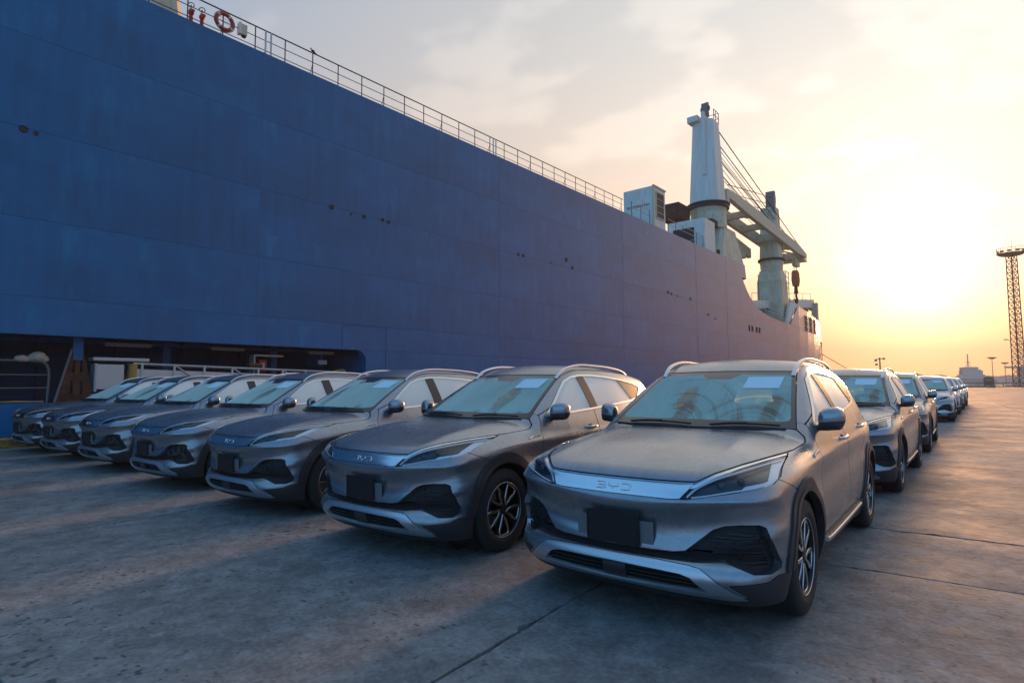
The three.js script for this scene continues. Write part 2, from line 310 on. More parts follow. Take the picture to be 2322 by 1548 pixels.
const BLACK = [[-.06, .457], [.15, .458], [.24, .460], [.36, .464], [.43, .478], [.50, .54], [.565, .598], [.62, .621], [.70, .631], [.780, .632], [.808, .618], [.825, .575], [.862, .43], [.858, .40], [.826, .376], [.755, .378], [.62, .432], [.474, .416], [.25, .413], [-.06, .410]];
const LIP = [[-.06, .404], [.25, .407], [.44, .398], [.50, .388], [.549, .360], [.628, .304], [.70, .252], [.72, .232], [.66, .222], [.5, .226], [.17, .232], [-.06, .232]];
const INTAKE = [[-.06, .36], [.30, .356], [.40, .352], [.455, .338], [.535, .270], [.17, .260], [-.06, .258]];
const LOWER = [[-.06, .26], [.66, .25], [.73, .25], [.645, .316], [.774, .334], [.815, .338], [.85, .366], [1.1, .372], [1.1, 0], [-.06, 0]];
const SCREEN = [[-.06, 1.068], [.4, 1.068], [.70, 1.071], [.722, 1.064], [.575, 1.480], [.53, 1.491], [.30, 1.496], [-.06, 1.50]];
const CLEAR = [[-.06, 1.125], [.62, 1.118], [.660, 1.124], [.664, 1.14], [.556, 1.44], [.54, 1.458], [.5, 1.464], [.17, 1.472], [.10, 1.43], [-.06, 1.43]];
const GLASS = [[.66, 1.083], [.3, 1.098], [-.2, 1.122], [-.8, 1.155], [-1.25, 1.185], [-1.46, 1.215], [-1.60, 1.30], [-1.66, 1.36], [-1.5, 1.405], [-1.2, 1.445], [-.85, 1.478], [-.5, 1.496], [-.25, 1.494], [-.05, 1.472], [.1, 1.425], [.28, 1.32], [.48, 1.19]];
const FDOOR = [[.705, 1.10], [.775, .98], [.80, .80], [.79, .47], [.75, .365], [-.262, .365], [-.262, 1.25], [.3, 1.25]];
const RDOOR = [[-.268, 1.25], [-.268, .365], [-.78, .365], [-.845, .45], [-.90, .60], [-1.0, .78], [-1.15, .90], [-1.3, 1.02], [-1.36, 1.25]];

function carParts(h) {
  let m = cut(netSurface(carSdf, [-.03, .12, -2.34], [1.0, 1.68, 2.3], h), (x) => -x)[0];
  {                                                                                                   // finer where panels meet
    const S = [LAMP, BAR, HOOD, BLACK, LIP, INTAKE, LOWER, SCREEN, CLEAR].map(polySdf), G = [GLASS, FDOOR, RDOOR].map(polySdf), T = lineSdf(LAMP_TOP), bk = polySdf(BLACK);
    const nf = (w) => (x, y, z) => (z > .05 && S.some((s, i) => (i < 7 ? z > .7 : true) && Math.abs(s(x, y)) < w)) || (x > .5 && G.some((s) => Math.abs(s(z, y)) < w)) || (x > .6 && Math.abs(Math.min(Math.hypot(z - AXF, y - WHEEL_R), Math.hypot(z - AXR, y - WHEEL_R)) - .43) < w + .05);
    const edge = nf(.03); m = refine(m, carSdf, (x, y, z) => (h < .03 && z > .72 && y > .80 && y < 1.09) || edge(x, y, z), h);
    m = refine(m, carSdf, (x, y, z) => z > 1.15 && (T(x, y) < .03 || Math.abs(S[0](x, y)) < .012 || (x > .52 && bk(x, y) < .01) || (S[5](x, y) < .006)), h * .5);
  }
  const parts = {}, seam = (x) => x < 1e-3;
  const take = (fn, gap = 0) => {
    const [ins, out] = cut(m, fn);
    if (!gap) { m = out; return ins; }
    m = cut(out, (...a) => fn(...a) - gap)[1];
    return cut(ins, (...a) => fn(...a) + gap)[0];
  };
  const front = (P, zmin) => { const s = polySdf(P); return (x, y, z) => Math.max(s(x, y), zmin - z); };
  const side = (P, xmin = .4) => { const s = polySdf(P); return (x, y, z) => Math.max(s(z, y), xmin - x); };
  const rw = (z, y) => Math.min(Math.hypot(z - AXF, y - WHEEL_R), Math.hypot(z - AXR, y - WHEEL_R));
  const sym = (k, a, out, depth) => {
    for (let i = 0; i < a.p.length; i += 3) if (a.p[i] < 1e-3) { const l = Math.hypot(a.n[i + 1], a.n[i + 2]) || 1; a.p[i] = 0; a.n[i] = 0; a.n[i + 1] /= l; a.n[i + 2] /= l; }
    parts[k] = [panel(a, out, depth, seam)]; parts[k] = [joined(parts[k][0], mirrored(parts[k][0]))]; };
  const pair = (k, a, out, depth, skip) => { const q = panel(a, out, depth, skip); parts[k] = [q, mirrored(q)]; };
  take((x, y, z) => Math.max(rw(z, y) - .392, .42 - x));                                             // wheel openings
  take((x, y, z) => Math.max(y - .185, 0 - 1));                                                        // open floor
  // windscreen
  let scr = take(front(SCREEN, -.2), .003);
  const clearS = polySdf(CLEAR);
  const [pane, frit] = cut(scr, (x, y) => clearS(x, y));
  sym('pane', pane, -.002, 0); sym('frit', frit, -.002, .006);
  // side glass
  const gs = polySdf(GLASS);
  const dlo = take((x, y, z) => Math.max(gs(z, y) - .003, .4 - x, 1.0 - y), .0015);
  const [inside, trim] = cut(dlo, (x, y, z) => gs(z, y) + .017);
  pair('window_trim', trim, .004, .012);
  const zb = (y) => -.20 + (y - 1.3) * .12;
  const [fw, r1] = cut(inside, (x, y, z) => zb(y) + .004 - z);
  const [bp, r2] = cut(r1, (x, y, z) => zb(y) - .150 - z);
  const [rwin, cp] = cut(r2, (x, y, z) => (-1.19 + (y - 1.3) * .80) - z);
  pair('front_window', fw, -.004, .004); pair('rear_window', rwin, -.004, .004); pair('pillar_b', bp, .001, .01); pair('pillar_c', cp, .001, .01);
  // nose
  const lampS = polySdf(LAMP), topD = lineSdf(LAMP_TOP), barS = polySdf(BAR);
  const strip = (x, y) => Math.max(lampS(x, y), topD(x, y) - lerp(.020, .0105, sstep(.5, .78, x)));
  const chrome = take((x, y, z) => Math.max(Math.min(barS(x, y), strip(x, y)), 1.2 - z), .0015);
  sym('front_bar', chrome, .003, .016);
  const lamp = take((x, y, z) => Math.max(lampS(x, y), 1.25 - z), .002);
  pair('lamp_lens', lamp, .001, .004);
  const hous = panel(lamp, -.032, 0);
  const outer = lineSdf([[.79, .95], [.818, .905], [.838, .868], [.832, .842], [.805, .829], [.74, .815]]);
  const [refl, dark] = cut({ p: lamp.p, n: lamp.n, f: lamp.f }, (x, y) => outer(x, y) - .030);
  pair('lamp_housing', dark, -.030, 0); pair('lamp_reflector', refl, -.016, .012);
  const hood = take(front(HOOD, .70), .0035);
  const blk = take(front(BLACK, 1.2), .001);
  const lipAll = take(front(LIP, 1.2), .002), inS = polySdf(INTAKE);
  const [intk, lip] = cut(lipAll, (x, y) => inS(x, y));
  sym('lower_lip', lip, .006, .03);
  const bs = polySdf(BLACK);
  const vent = cut(cut(blk, (x, y) => Math.max(bs(x, y) + .028, .565 - x - (y - .5) * .25))[0], (x, y) => Math.abs(((y / .0175) % 1) - .5) - .20)[0];
  sym('grille_recess', joined(panel(blk, -.055, 0), panel(intk, -.06, 0)), 0, 0);
  pair('vent_slat', vent, -.034, .012);
  parts.intake = cut(cut(intk, (x, y) => Math.max(inS(x, y) + .006, .085 - x))[0], (x, y) => Math.abs((((y - .003) / .028) % 1) - .5) - .20)[0];
  pair('intake_slat', parts.intake, -.012, .02); delete parts.intake;
  sym('radar_cover', cut(intk, (x, y) => Math.max(inS(x, y) + .004, x - .075))[0], -.006, .03);
  const lowS = polySdf(LOWER);
  const low = take((x, y, z) => Math.max(lowS(x, y), 1.3 - z), .0015);
  take((x, y, z) => Math.max(y - .86, 1.7 - z, .75 - y, x - .47, 0));                                 // slot between bar and bonnet
  // arches and sills
  const clad = take((x, y, z) => Math.max(Math.min(rw(z, y) - .475, Math.max(y - .352, z - 1.2, -1.75 - z)), .6 - x), .0015);
  const lipring = (x, y, z) => rw(z, y) - .428;
  const [cin, cout] = cut(clad, lipring);
  sym('lower_bumper', low, .004, .03);
  pair('arch_trim', joined(panel(cout, .012, .016), panel(cin, .018, .05)), 0, 0);
  const bl = (z) => .852 + (z - 1.774) * .36;
  const bumper = take((x, y, z) => Math.max(1.2 - z, y - bl(z)), .0025);
  sym('hood', hood, 0, .02); sym('front_bumper', bumper, 0, .055);
  pair('front_door', take(side(FDOOR, .5), .003), 0, .014); pair('rear_door', take(side(RDOOR, .5), .003), 0, .014);
  pair('fender', take((x, y, z) => Math.max(.71 - z, y - 1.11), .0015), 0, .02);
  const tl = take((x, y, z) => Math.max(Math.abs(y - .99) - .035 - .02 * sstep(.4, .8, x), z + 1.93), .002);
  sym('tail_light', tl, .003, .012);
  const rg = polySdf([[-.06, 1.14], [.55, 1.15], [.60, 1.17], [.49, 1.40], [-.06, 1.415]]);
  sym('rear_glass', take((x, y, z) => Math.max(rg(x, y), z + 1.6), .002), 0, .006);
  sym('body_shell', m, 0, .02);
  return parts;
}
// dusty matte paint: a film of dried dew and dust over grey metallic
const dustRough = tex(512, 512, (u, v) => { const n = fbm(noiseA, u, v, 6, 6, .6), s = fbm(noiseB, u, v, 64, 3), k = .82 + .24 * (n - .5) + .04 * (s - .5); return [k, k, k]; }, false);
const dustTint = tex(512, 512, (u, v) => { const n = fbm(noiseB, u, v, 5, 6, .62), s = fbm(noiseA, u, v, 90, 2), k = .91 + .16 * (n - .5) + .07 * (s - .5); return [k, k * .995, k * .985]; });
const carMat = {
  paint: phys({ color: lin(.41, .435, .48), metalness: .8, roughness: .34, roughnessMap: dustRough, map: dustTint, clearcoat: .25, clearcoatRoughness: .3 }),
  whitePaint: phys({ color: lin(.80, .80, .80), metalness: .0, roughness: .45, roughnessMap: dustRough, map: dustTint, clearcoat: .4, clearcoatRoughness: .2 }),
  lip: std({ color: lin(.60, .62, .65), metalness: .85, roughness: .40, roughnessMap: dustRough }),
  black: std({ color: lin(.012, .012, .014), roughness: .62 }),
  slat: std({ color: lin(.018, .018, .02), roughness: .5 }),
  trim: std({ color: lin(.032, .032, .037), roughness: .6, roughnessMap: dustRough }),
  gloss: phys({ color: lin(.012, .012, .014), roughness: .35, clearcoat: .6, clearcoatRoughness: .15 }),
  chrome: std({ color: lin(.78, .79, .80), metalness: 1, roughness: .24, roughnessMap: dustRough }),
  satin: std({ color: lin(.78, .78, .78), metalness: .9, roughness: .36, roughnessMap: dustRough }),
  silver: std({ color: lin(.86, .85, .83), metalness: .75, roughness: .34 }),
  rubber: std({ color: lin(.022, .021, .022), roughness: .78 }),
  alloy: std({ color: lin(.62, .62, .63), metalness: 1, roughness: .27 }),
  rimDark: std({ color: lin(.014, .014, .016), metalness: .3, roughness: .38 }),
  disc: std({ color: lin(.22, .22, .23), metalness: .9, roughness: .4 }),
  lens: phys({ color: lin(.95, .97, 1), transmission: 1, thickness: 0, roughness: .04, ior: 1.45 }),
  lampWhite: std({ color: lin(.66, .68, .70), roughness: .3, metalness: .25 }),
  lampDark: phys({ color: lin(.02, .026, .036), roughness: .25, metalness: .4 }),
  red: phys({ color: lin(.25, .01, .012), roughness: .25 }),
  plate: std({ color: lin(.010, .010, .012), roughness: .55 }),
  tape: std({ color: lin(.16, .16, .17), roughness: .6 }),
  paper: std({ color: lin(.62, .82, .88), roughness: .9 }),
  fabric: std({ color: lin(.12, .13, .14), roughness: .9 }),
  seat: std({ color: lin(.42, .43, .42), roughness: .85 }),
  liner: std({ color: lin(.6, .6, .58), roughness: .9 }),
  sideGlass: phys({ color: lin(.90, .93, .84), transmission: .12, thickness: 0, roughness: .45, ior: 1.45 }),
  rearGlass: phys({ color: lin(.90, .93, .86), transmission: .7, thickness: 0, roughness: .75, ior: 1.45 }),
};
// condensation on the windscreen; wiper arcs and runs of water have cleared some of it. kind 0: wiped with arcs, 1 and 2: mostly fogged
function screenFog(kind) {
  const r = rng(50 + kind), runs = []; for (let i = 0; i < 18; i++) runs.push([r(), .1 + r() * .6, .1 + r() * .35, .002 + r() * .004, r() * 9]);
  const amount = (u, v) => {                                        // u 0..1 to the car's left, v 0 bottom .. 1 top
    let f = .80 + .55 * (fbm(noiseA, u * .7 + kind * .31, v * .3, 5, 4, .5) - .5) + .10 * (fbm(noiseB, u, v * .4, 60, 3) - .5);
    const X = u * 1.4, Y = v * .55, soft = fbm(noiseB, u + kind * .2, v * .4, 9, 4, .55) - .5;
    if (kind === 0) {
      for (const [cx, cy, r0, r1, a0, a1] of [[.52, -.08, .10, .56, .1, 1.9], [1.10, -.10, .10, .44, .7, 2.5]]) {
        const d = Math.hypot(X - cx, Y - cy), a = Math.atan2(Y - cy, X - cx), w = sstep(r0 - .03, r0 + .03, d) * sstep(r1 + .02, r1 - .03, d) * sstep(a0 - .15, a0 + .15, a) * sstep(a1 + .15, a1 - .15, a);
        const band = fbm(noiseB, d * 1.7 + soft * .012, .37, 34, 2), fine = fbm(noiseA, d * 2.3, .61 + a * .004, 90, 2);
        f -= w * (.06 + .22 * sstep(.54, .66, band) + .08 * sstep(.55, .7, fine));
      }
      for (const [cx, cy, rx, ry, k] of [[.54, .26, .075, .14, .42], [.60, .12, .07, .12, .36], [1.22, .14, .06, .16, .36], [1.02, .05, .06, .09, .25]]) { const q = Math.hypot((X - cx) / rx, (Y - cy) / ry) + soft * .5; f -= k * sstep(1.2, .6, q); }
    } else {
      f -= .55 * sstep(.20, .02, u + soft * .22 + (.5 - v) * .05) + .45 * sstep(.86, 1.0, v + soft * .5) * sstep(.75, .4, u) + .40 * sstep(1.1, .7, Math.hypot((X - (kind === 1 ? 1.0 : .42)) / .10, (Y - .22) / .17) + soft * .8) + .45 * sstep(.16, .05, v + soft * .35);
    }
    for (const [x, y0, len, w, p] of runs) { const yy = (y0 + len - v) / len; if (yy > 0 && yy < 1) { const dx = Math.abs(u - x - .004 * Math.sin(v * 20 + p) - .01 * (yy - .5)); f -= .22 * sstep(w * (1.4 - yy), 0, dx); } }
    return clamp(f, .06, 1);
  };
  const W = 768, H = 320, A = new Float32Array(W * H);
  for (let j = 0; j < H; j++) for (let i = 0; i < W; i++) A[j * W + i] = amount((i + .5) / W, (j + .5) / H);
  const at = (u, v) => A[Math.min(H - 1, v * H | 0) * W + Math.min(W - 1, u * W | 0)];
  return phys({
    color: lin(.62, .90, .78), transmission: 1, thickness: 0, ior: 1.45, roughness: 1,
    transmissionMap: tex(W, H, (u, v) => { const a = 1 - .66 * at(u, v); return [a, a, a]; }, false),
    roughnessMap: tex(W, H, (u, v) => { const a = .06 + .88 * sstep(.05, .75, at(u, v)); return [a, a, a]; }, false),
  });
}
const screenMats = [screenFog(0), screenFog(1), screenFog(2)];

function sweep(points, shape, closed = false, steps = 40) {          // a rounded section swept along a smooth line
  const c = new THREE.CatmullRomCurve3(points.map((p) => new THREE.Vector3(...p)), closed, 'centripetal');
  const s = new THREE.Shape(shape.map((p) => new THREE.Vector2(...p)));
  return new THREE.ExtrudeGeometry(s, { steps, extrudePath: c, bevelEnabled: false });
}
const tube = (points, r, seg = 24, rs = 8) => new THREE.TubeGeometry(new THREE.CatmullRomCurve3(points.map((p) => new THREE.Vector3(...p)), false, 'centripetal'), seg, r, rs, false);
const bar2 = (a, b, r, rs = 6) => { const A = new THREE.Vector3(...a), B = new THREE.Vector3(...b), g = new THREE.CylinderGeometry(r, r, A.distanceTo(B), rs); g.applyQuaternion(new THREE.Quaternion().setFromUnitVectors(new THREE.Vector3(0, 1, 0), B.clone().sub(A).normalize())); const c = A.add(B).multiplyScalar(.5); return g.translate(c.x, c.y, c.z); };
const box = (w, h, d, x = 0, y = 0, z = 0) => new THREE.BoxGeometry(w, h, d).translate(x, y, z);
const rbox = (w, h, d, r, x = 0, y = 0, z = 0) => new RoundedBoxGeometry(w, h, d, 2, r).translate(x, y, z);
const flat = (list) => mergeGeometries(list.map((g) => { const q = g.index ? g.toNonIndexed() : g; for (const k of Object.keys(q.attributes)) if (!['position', 'normal', 'uv'].includes(k)) q.deleteAttribute(k); return q; }));
function add(parent, name, geometry, material) { const o = new THREE.Mesh(geometry, material); o.name = name; o.castShadow = o.receiveShadow = true; parent.add(o); return o; }
const rounded = (w, h, r) => { const p = []; for (const [cx, cy, a] of [[w / 2 - r, h / 2 - r, 0], [-w / 2 + r, h / 2 - r, 1], [-w / 2 + r, -h / 2 + r, 2], [w / 2 - r, -h / 2 + r, 3]]) for (let i = 0; i <= 3; i++) { const t = (a + i / 3) * Math.PI / 2; p.push([cx + r * Math.cos(t), cy + r * Math.sin(t)]); } return p; };

// ---- wheel, outer face towards +x
const wheelGeo = (() => {
  const R = WHEEL_R, T = [[.222, -.10], [.235, -.112], [.27, -.119], [.305, -.116], [.328, -.105], [.340, -.088], [.3455, -.06]];
  for (const g of [-.045, 0, .045]) T.push([R, g - .009], [R - .007, g - .007], [R - .007, g + .007], [R, g + .009]);
  T.push([.3455, .06], [.340, .088], [.328, .105], [.305, .116], [.27, .119], [.262, .1205], [.255, .1185], [.235, .112], [.226, .104], [.222, .09]);
  const tyre = new THREE.LatheGeometry(T.map((p) => new THREE.Vector2(...p)), 56).rotateZ(-Math.PI / 2);
  const barrel = new THREE.LatheGeometry([[.226, .104], [.231, .107], [.226, .109], [.219, .104], [.214, .08], [.205, -.09], [.214, -.10]].map((p) => new THREE.Vector2(...p)), 60).rotateZ(-Math.PI / 2);
  const lipRing = new THREE.TorusGeometry(.224, .0035, 6, 72).rotateY(Math.PI / 2).translate(.1075, 0, 0);
  // five petals: a bright machined outline round a dark opening
  const petals = [], spokes = [];
  const P = [[.020, .035], [-.014, .075], [-.030, .13], [-.034, .18], [-.028, .218], [.03, .220], [.070, .210], [.094, .187], [.090, .155], [.066, .112], [.042, .075]];
  for (let k = 0; k < 5; k++) {
    const o = smoothLine(P, true, 3).slice(0, -1), cx = .022, cy = .145;
    const s = new THREE.Shape(o.map((p) => new THREE.Vector2(p[0], p[1])));
    s.holes.push(new THREE.Path(o.map((p) => { const dx = p[0] - cx, dy = p[1] - cy, l = Math.hypot(dx, dy), w = lerp(.024, .017, sstep(.06, .2, p[1])); return new THREE.Vector2(p[0] - dx / l * w, p[1] - dy / l * w); }).reverse()));
    const g = new THREE.ExtrudeGeometry(s, { depth: .012, bevelEnabled: true, bevelThickness: .003, bevelSize: .002, bevelSegments: 1, steps: 1 });
    g.rotateY(Math.PI / 2).translate(.083, 0, 0).rotateX(k * 2 * Math.PI / 5); petals.push(g);
    const b = new THREE.ExtrudeGeometry(new THREE.Shape([[.012, .02], [.060, .092], [.118, .19], [.104, .204], [.038, .10], [-.008, .035]].map((p) => new THREE.Vector2(...p))), { depth: .02, bevelEnabled: false });
    b.rotateY(Math.PI / 2).translate(.055, 0, 0).rotateX(k * 2 * Math.PI / 5); spokes.push(b);
  }
  const hub = new THREE.CylinderGeometry(.038, .045, .05, 24).rotateZ(-Math.PI / 2).translate(.068, 0, 0), cap = new THREE.CylinderGeometry(.026, .028, .01, 20).rotateZ(-Math.PI / 2).translate(.098, 0, 0);
  const back = new THREE.CylinderGeometry(.212, .212, .01, 40).rotateZ(-Math.PI / 2).translate(-.05, 0, 0);
  const disc = new THREE.LatheGeometry([[.07, -.012], [.152, -.012], [.152, .012], [.07, .012]].map((p) => new THREE.Vector2(...p)), 40).rotateZ(-Math.PI / 2).translate(.0, 0, 0);
  const cal = new THREE.TorusGeometry(.132, .028, 8, 14, 1.0).rotateY(Math.PI / 2).rotateX(-.3).scale(1.2, 1, 1);
  return { tyre, rim: flat([barrel, hub, back, ...spokes]), petals: flat([...petals, lipRing]), cap, disc: flat([disc]), caliper: cal };
})();
function makeWheel(parent, x, z, left, turn = 0) {
  const w = new THREE.Group(); w.name = 'wheel'; parent.add(w); w.position.set(x, WHEEL_R, z); w.rotation.order = 'YXZ'; w.rotation.y = left ? 0 : Math.PI; w.rotation.x = turn;
  add(w, 'tyre', wheelGeo.tyre, carMat.rubber); add(w, 'rim', wheelGeo.rim, carMat.rimDark); add(w, 'spoke_face', wheelGeo.petals, carMat.alloy); add(w, 'brake_disc', wheelGeo.disc, carMat.disc); add(w, 'brake_caliper', wheelGeo.caliper, carMat.trim); add(w, 'hub_cap', wheelGeo.cap, carMat.gloss);
  return w;
}
// ---- door mirror on the car's left
const mirrorGeo = (() => {
  const f = (x, y, z) => {
    const u = (x - .905) / .084, v = (y - 1.138) / .079, w = (z - .545 + (x - .905) * .28) / .080;
    const sq = v - .10 * u;
    let d = (Math.pow(Math.abs(u) ** 2.6 + Math.abs(sq) ** 2.5 + Math.abs(w) ** 2.3, 1 / 2.4) - 1) * .085;
    d = smax(d, (.475 - z - (x - .912) * .22) * .9, .02);
    return d;
  };
  const arm = (x, y, z) => { const t = clamp((x - .79) / .12, 0, 1), cy = lerp(1.062, 1.08, t), cz = lerp(.57, .545, t); return smax(Math.hypot((y - cy) / 1, (z - cz) * .42) - .020, Math.max(.76 - x, x - .96), .01); };
  const all = netSurface((x, y, z) => smin(f(x, y, z), arm(x, y, z), .03), [.74, 1.0, .38], [1.06, 1.27, .74], .0105);
  const [upper, lower] = cut(all, (x, y, z) => 1.112 + (x - .84) * .08 - y), cap = cut(upper, (x) => .835 - x);
  const face = cut(cap[0], (x, y, z, nx, ny, nz) => nz + .75);
  return { cap: face[1], low: joined(lower, cap[1]), glass: face[0] };
})();

function makeCar(h, paint, rails = true) {
  const c = new THREE.Group(), P = carParts(h), M = carMat;
  const uvS = (x, y, z) => [z * .45 + x * .2, (y + Math.abs(x) * .5) * .45], uvT = (x, y, z) => [x * .45 + .3, z * .45 + y * .4];
  const put = (name, key, mat, i = 0, parent = c, uv = uvS) => add(parent, name, geo(P[key][i], uv), mat);
  const both = (name, key, mat, parent) => [put(name, key, mat, 0, parent), put(name, key, mat, 1, parent)];
  put('body_shell', 'body_shell', paint, 0, c, uvT); put('bonnet', 'hood', paint, 0, c, uvT);
  const bumper = put('front_bumper', 'front_bumper', paint, 0, c, (x, y) => [x * .45, y * .45]);
  both('fender', 'fender', paint);
  const fd = both('front_door', 'front_door', paint), rd = both('rear_door', 'rear_door', paint);
  // glass
  const uvW = (x, y) => [clamp((x + .70) / 1.4, 0, 1), clamp((y - 1.06) / .44, 0, 1)];
  const ws = put('windscreen', 'pane', screenMats[0], 0, c, uvW); put('windscreen_border', 'frit', M.gloss, 0, ws);
  put('rear_screen', 'rear_glass', M.rearGlass);
  both('door_window', 'front_window', M.sideGlass); both('door_window', 'rear_window', M.sideGlass);
  both('window_trim', 'window_trim', M.satin); both('pillar_trim', 'pillar_b', M.trim); both('pillar_trim', 'pillar_c', M.trim);
  // nose
  const bar = put('nose_bar', 'front_bar', M.chrome);
  for (const i of [0, 1]) {
    const s = i ? -1 : 1, hl = put('headlight', 'lamp_lens', M.lens, i);
    put('lamp_housing', 'lamp_housing', M.lampDark, i, hl); put('reflector', 'lamp_reflector', M.lampWhite, i, hl);
    const line = (pts, r, off) => tube(pts.map(([x, y]) => { const z = surfZ(x, y), n = carNormal(x, y, z); return [s * (x - n.x * off), y - n.y * off, z - n.z * off]; }), r, 60, 6);
    add(hl, 'light_strip', flat([line([[.445, .772], [.475, .806], [.51, .832], [.57, .867], [.66, .902], [.74, .927], [.79, .938]], .0062, .009)]), M.lampWhite);
    add(hl, 'light_strip', flat([line([[.47, .770], [.55, .786], [.676, .811], [.76, .826], [.80, .838]], .0052, .009)]), M.lampWhite);
    for (const [x, y] of [[.60, .828], [.69, .858]]) { const z = surfZ(x, y); add(hl, 'projector', new THREE.SphereGeometry(.021, 20, 12).scale(1, 1, .6).translate(s * x, y, z - .03), M.gloss); }
  }
  put('grille_recess', 'grille_recess', M.black);
  for (const i of [0, 1]) { put('vent_slats', 'vent_slat', M.slat, i); put('intake_slats', 'intake_slat', M.slat, i); }
  put('radar_cover', 'radar_cover', M.trim); put('lower_lip', 'lower_lip', M.lip); put('lower_bumper', 'lower_bumper', M.trim);
  both('arch_trim', 'arch_trim', M.trim);
  put('tail_light', 'tail_light', M.red);
  const zAt = (y) => surfZ(0, y);
  // number plate blank and the tape on either side of it
  const tilt = Math.atan2(surfZ(.1, .63) - surfZ(.1, .48), .15);
  const plate = new THREE.Group(); plate.name = 'number_plate'; c.add(plate); plate.position.set(0, .553, Math.max(zAt(.63), zAt(.55), zAt(.48)) + .012); plate.rotation.x = -tilt * .4;
  add(plate, 'plate_blank', flat([rbox(.345, .182, .014, .005), box(.335, .006, .004, 0, .085, .009), box(.335, .006, .004, 0, -.085, .009), box(.006, .17, .004, .168, 0, .009), box(.006, .17, .004, -.168, 0, .009)]), M.plate);
  for (const s of [-1, 1]) { add(plate, 'mounting_tab', rbox(.085, .148, .006, .002, s * .208, -.02, -.010).rotateY(s * .03), M.tape); add(plate, 'screw', new THREE.CylinderGeometry(.006, .006, .004, 10).rotateX(Math.PI / 2).translate(s * .145, -.02, .009), M.trim); }
  // raised letters on the nose bar
  const seg = (pts) => tube(pts.map(([x, y]) => [x, .791 + y, surfZ(x, .791 + y) + .0045]), .0042, 20, 6);
  const L = [[[-.110, .016], [-.062, .016], [-.053, .009], [-.056, .001], [-.098, .0]], [[-.058, .0], [-.050, -.008], [-.058, -.016], [-.110, -.016]],
    [[-.032, .016], [-.030, .003], [-.020, -.002], [.020, -.002], [.030, .003], [.032, .016]], [[0, -.002], [0, -.017]],
    [[.052, .016], [.098, .016], [.112, .010], [.114, 0], [.112, -.010], [.098, -.016], [.052, -.016]]];
  add(bar, 'emblem', flat(L.map(seg)), M.chrome);
  // wipers and cowl
  const onScreen = (x, y, off) => { const z = surfZ(x, y), n = carNormal(x, y, z); return [x + n.x * off, y + n.y * off, z + n.z * off]; };
  for (const [a, b, k] of [[-.52, .02, 0], [.16, .62, 1]]) {
    const wp = new THREE.Group(); wp.name = 'wiper'; c.add(wp);
    add(wp, 'wiper_blade', tube([0, .25, .5, .75, 1].map((t) => onScreen(lerp(a, b, t), 1.082 + .010 * Math.sin(t * 3.1), .012)), .007, 20, 6), M.black);
    add(wp, 'wiper_arm', tube([onScreen(a + .02, 1.075, .02), onScreen(lerp(a, b, .3), 1.078, .03), onScreen(lerp(a, b, .55), 1.088, .022)], .009, 12, 6), M.black);
  }
  add(c, 'cowl', tube([-.66, -.4, 0, .4, .66].map((x) => onScreen(x, 1.066, .002)), .010, 30, 6), M.black);
  // paper behind the screen, car's left
  const q = []; for (const [x, y] of [[.24, 1.352], [.505, 1.352], [.505, 1.445], [.24, 1.445]]) q.push(onScreen(x, y, -.012));
  const sheet = new THREE.BufferGeometry(), nn = carNormal(.38, 1.4, surfZ(.38, 1.4));
  const sp = [], sn = [], su = [], si = []; for (let j = 0; j <= 4; j++) for (let i = 0; i <= 6; i++) { const p = onScreen(lerp(.24, .505, i / 6), lerp(1.352, 1.445, j / 4), .003); sp.push(...p); sn.push(nn.x, nn.y, nn.z); su.push(i / 6, j / 4); if (i < 6 && j < 4) { const k = j * 7 + i; si.push(k, k + 1, k + 7, k + 1, k + 8, k + 7); } }
  sheet.setAttribute('position', new THREE.Float32BufferAttribute(sp, 3)); sheet.setAttribute('normal', new THREE.Float32BufferAttribute(sn, 3)); sheet.setAttribute('uv', new THREE.Float32BufferAttribute(su, 2)); sheet.setIndex(si);
  add(ws, 'paper_notice', sheet, M.paper);
  add(ws, 'camera_cover', new THREE.ConeGeometry(.055, .03, 3).rotateY(0).scale(1.3, 1, .6).translate(...onScreen(0, 1.45, -.03)), M.tape);
  // wheels
  for (const [x, z, l] of [[.765, AXF, true], [-.765, AXF, false], [.765, AXR, true], [-.765, AXR, false]]) makeWheel(c, x, z, l, .35 * x + z * .4);
  // dark inner shell, wheel housings, floor
  const inner = cut(netSurface((x, y, z) => carSdf(Math.abs(x), y, z) + .055, [-.05, .12, -2.34], [1.0, 1.06, 2.3], .06), (x, y, z) => Math.max(-x, y - 1.0))[0];
  const well = cut(inner, (x, y, z) => Math.max(Math.min(Math.hypot(z - AXF, y - WHEEL_R), Math.hypot(z - AXR, y - WHEEL_R)) - .40, .5 - x))[1];
  add(c, 'under_body', geo(joined(well, mirrored(well))), M.black);
  for (const s of [-1, 1]) for (const az of [AXF, AXR]) { const arcs = []; arcs.push(new THREE.CylinderGeometry(.402, .402, .34, 28, 1, true).rotateZ(Math.PI / 2).translate(s * .68, WHEEL_R, az), new THREE.CircleGeometry(.402, 28).rotateY(s * Math.PI / 2).translate(s * .52, WHEEL_R, az)); add(c, 'wheel_housing', cut2(flat(arcs), .16), M.black); }
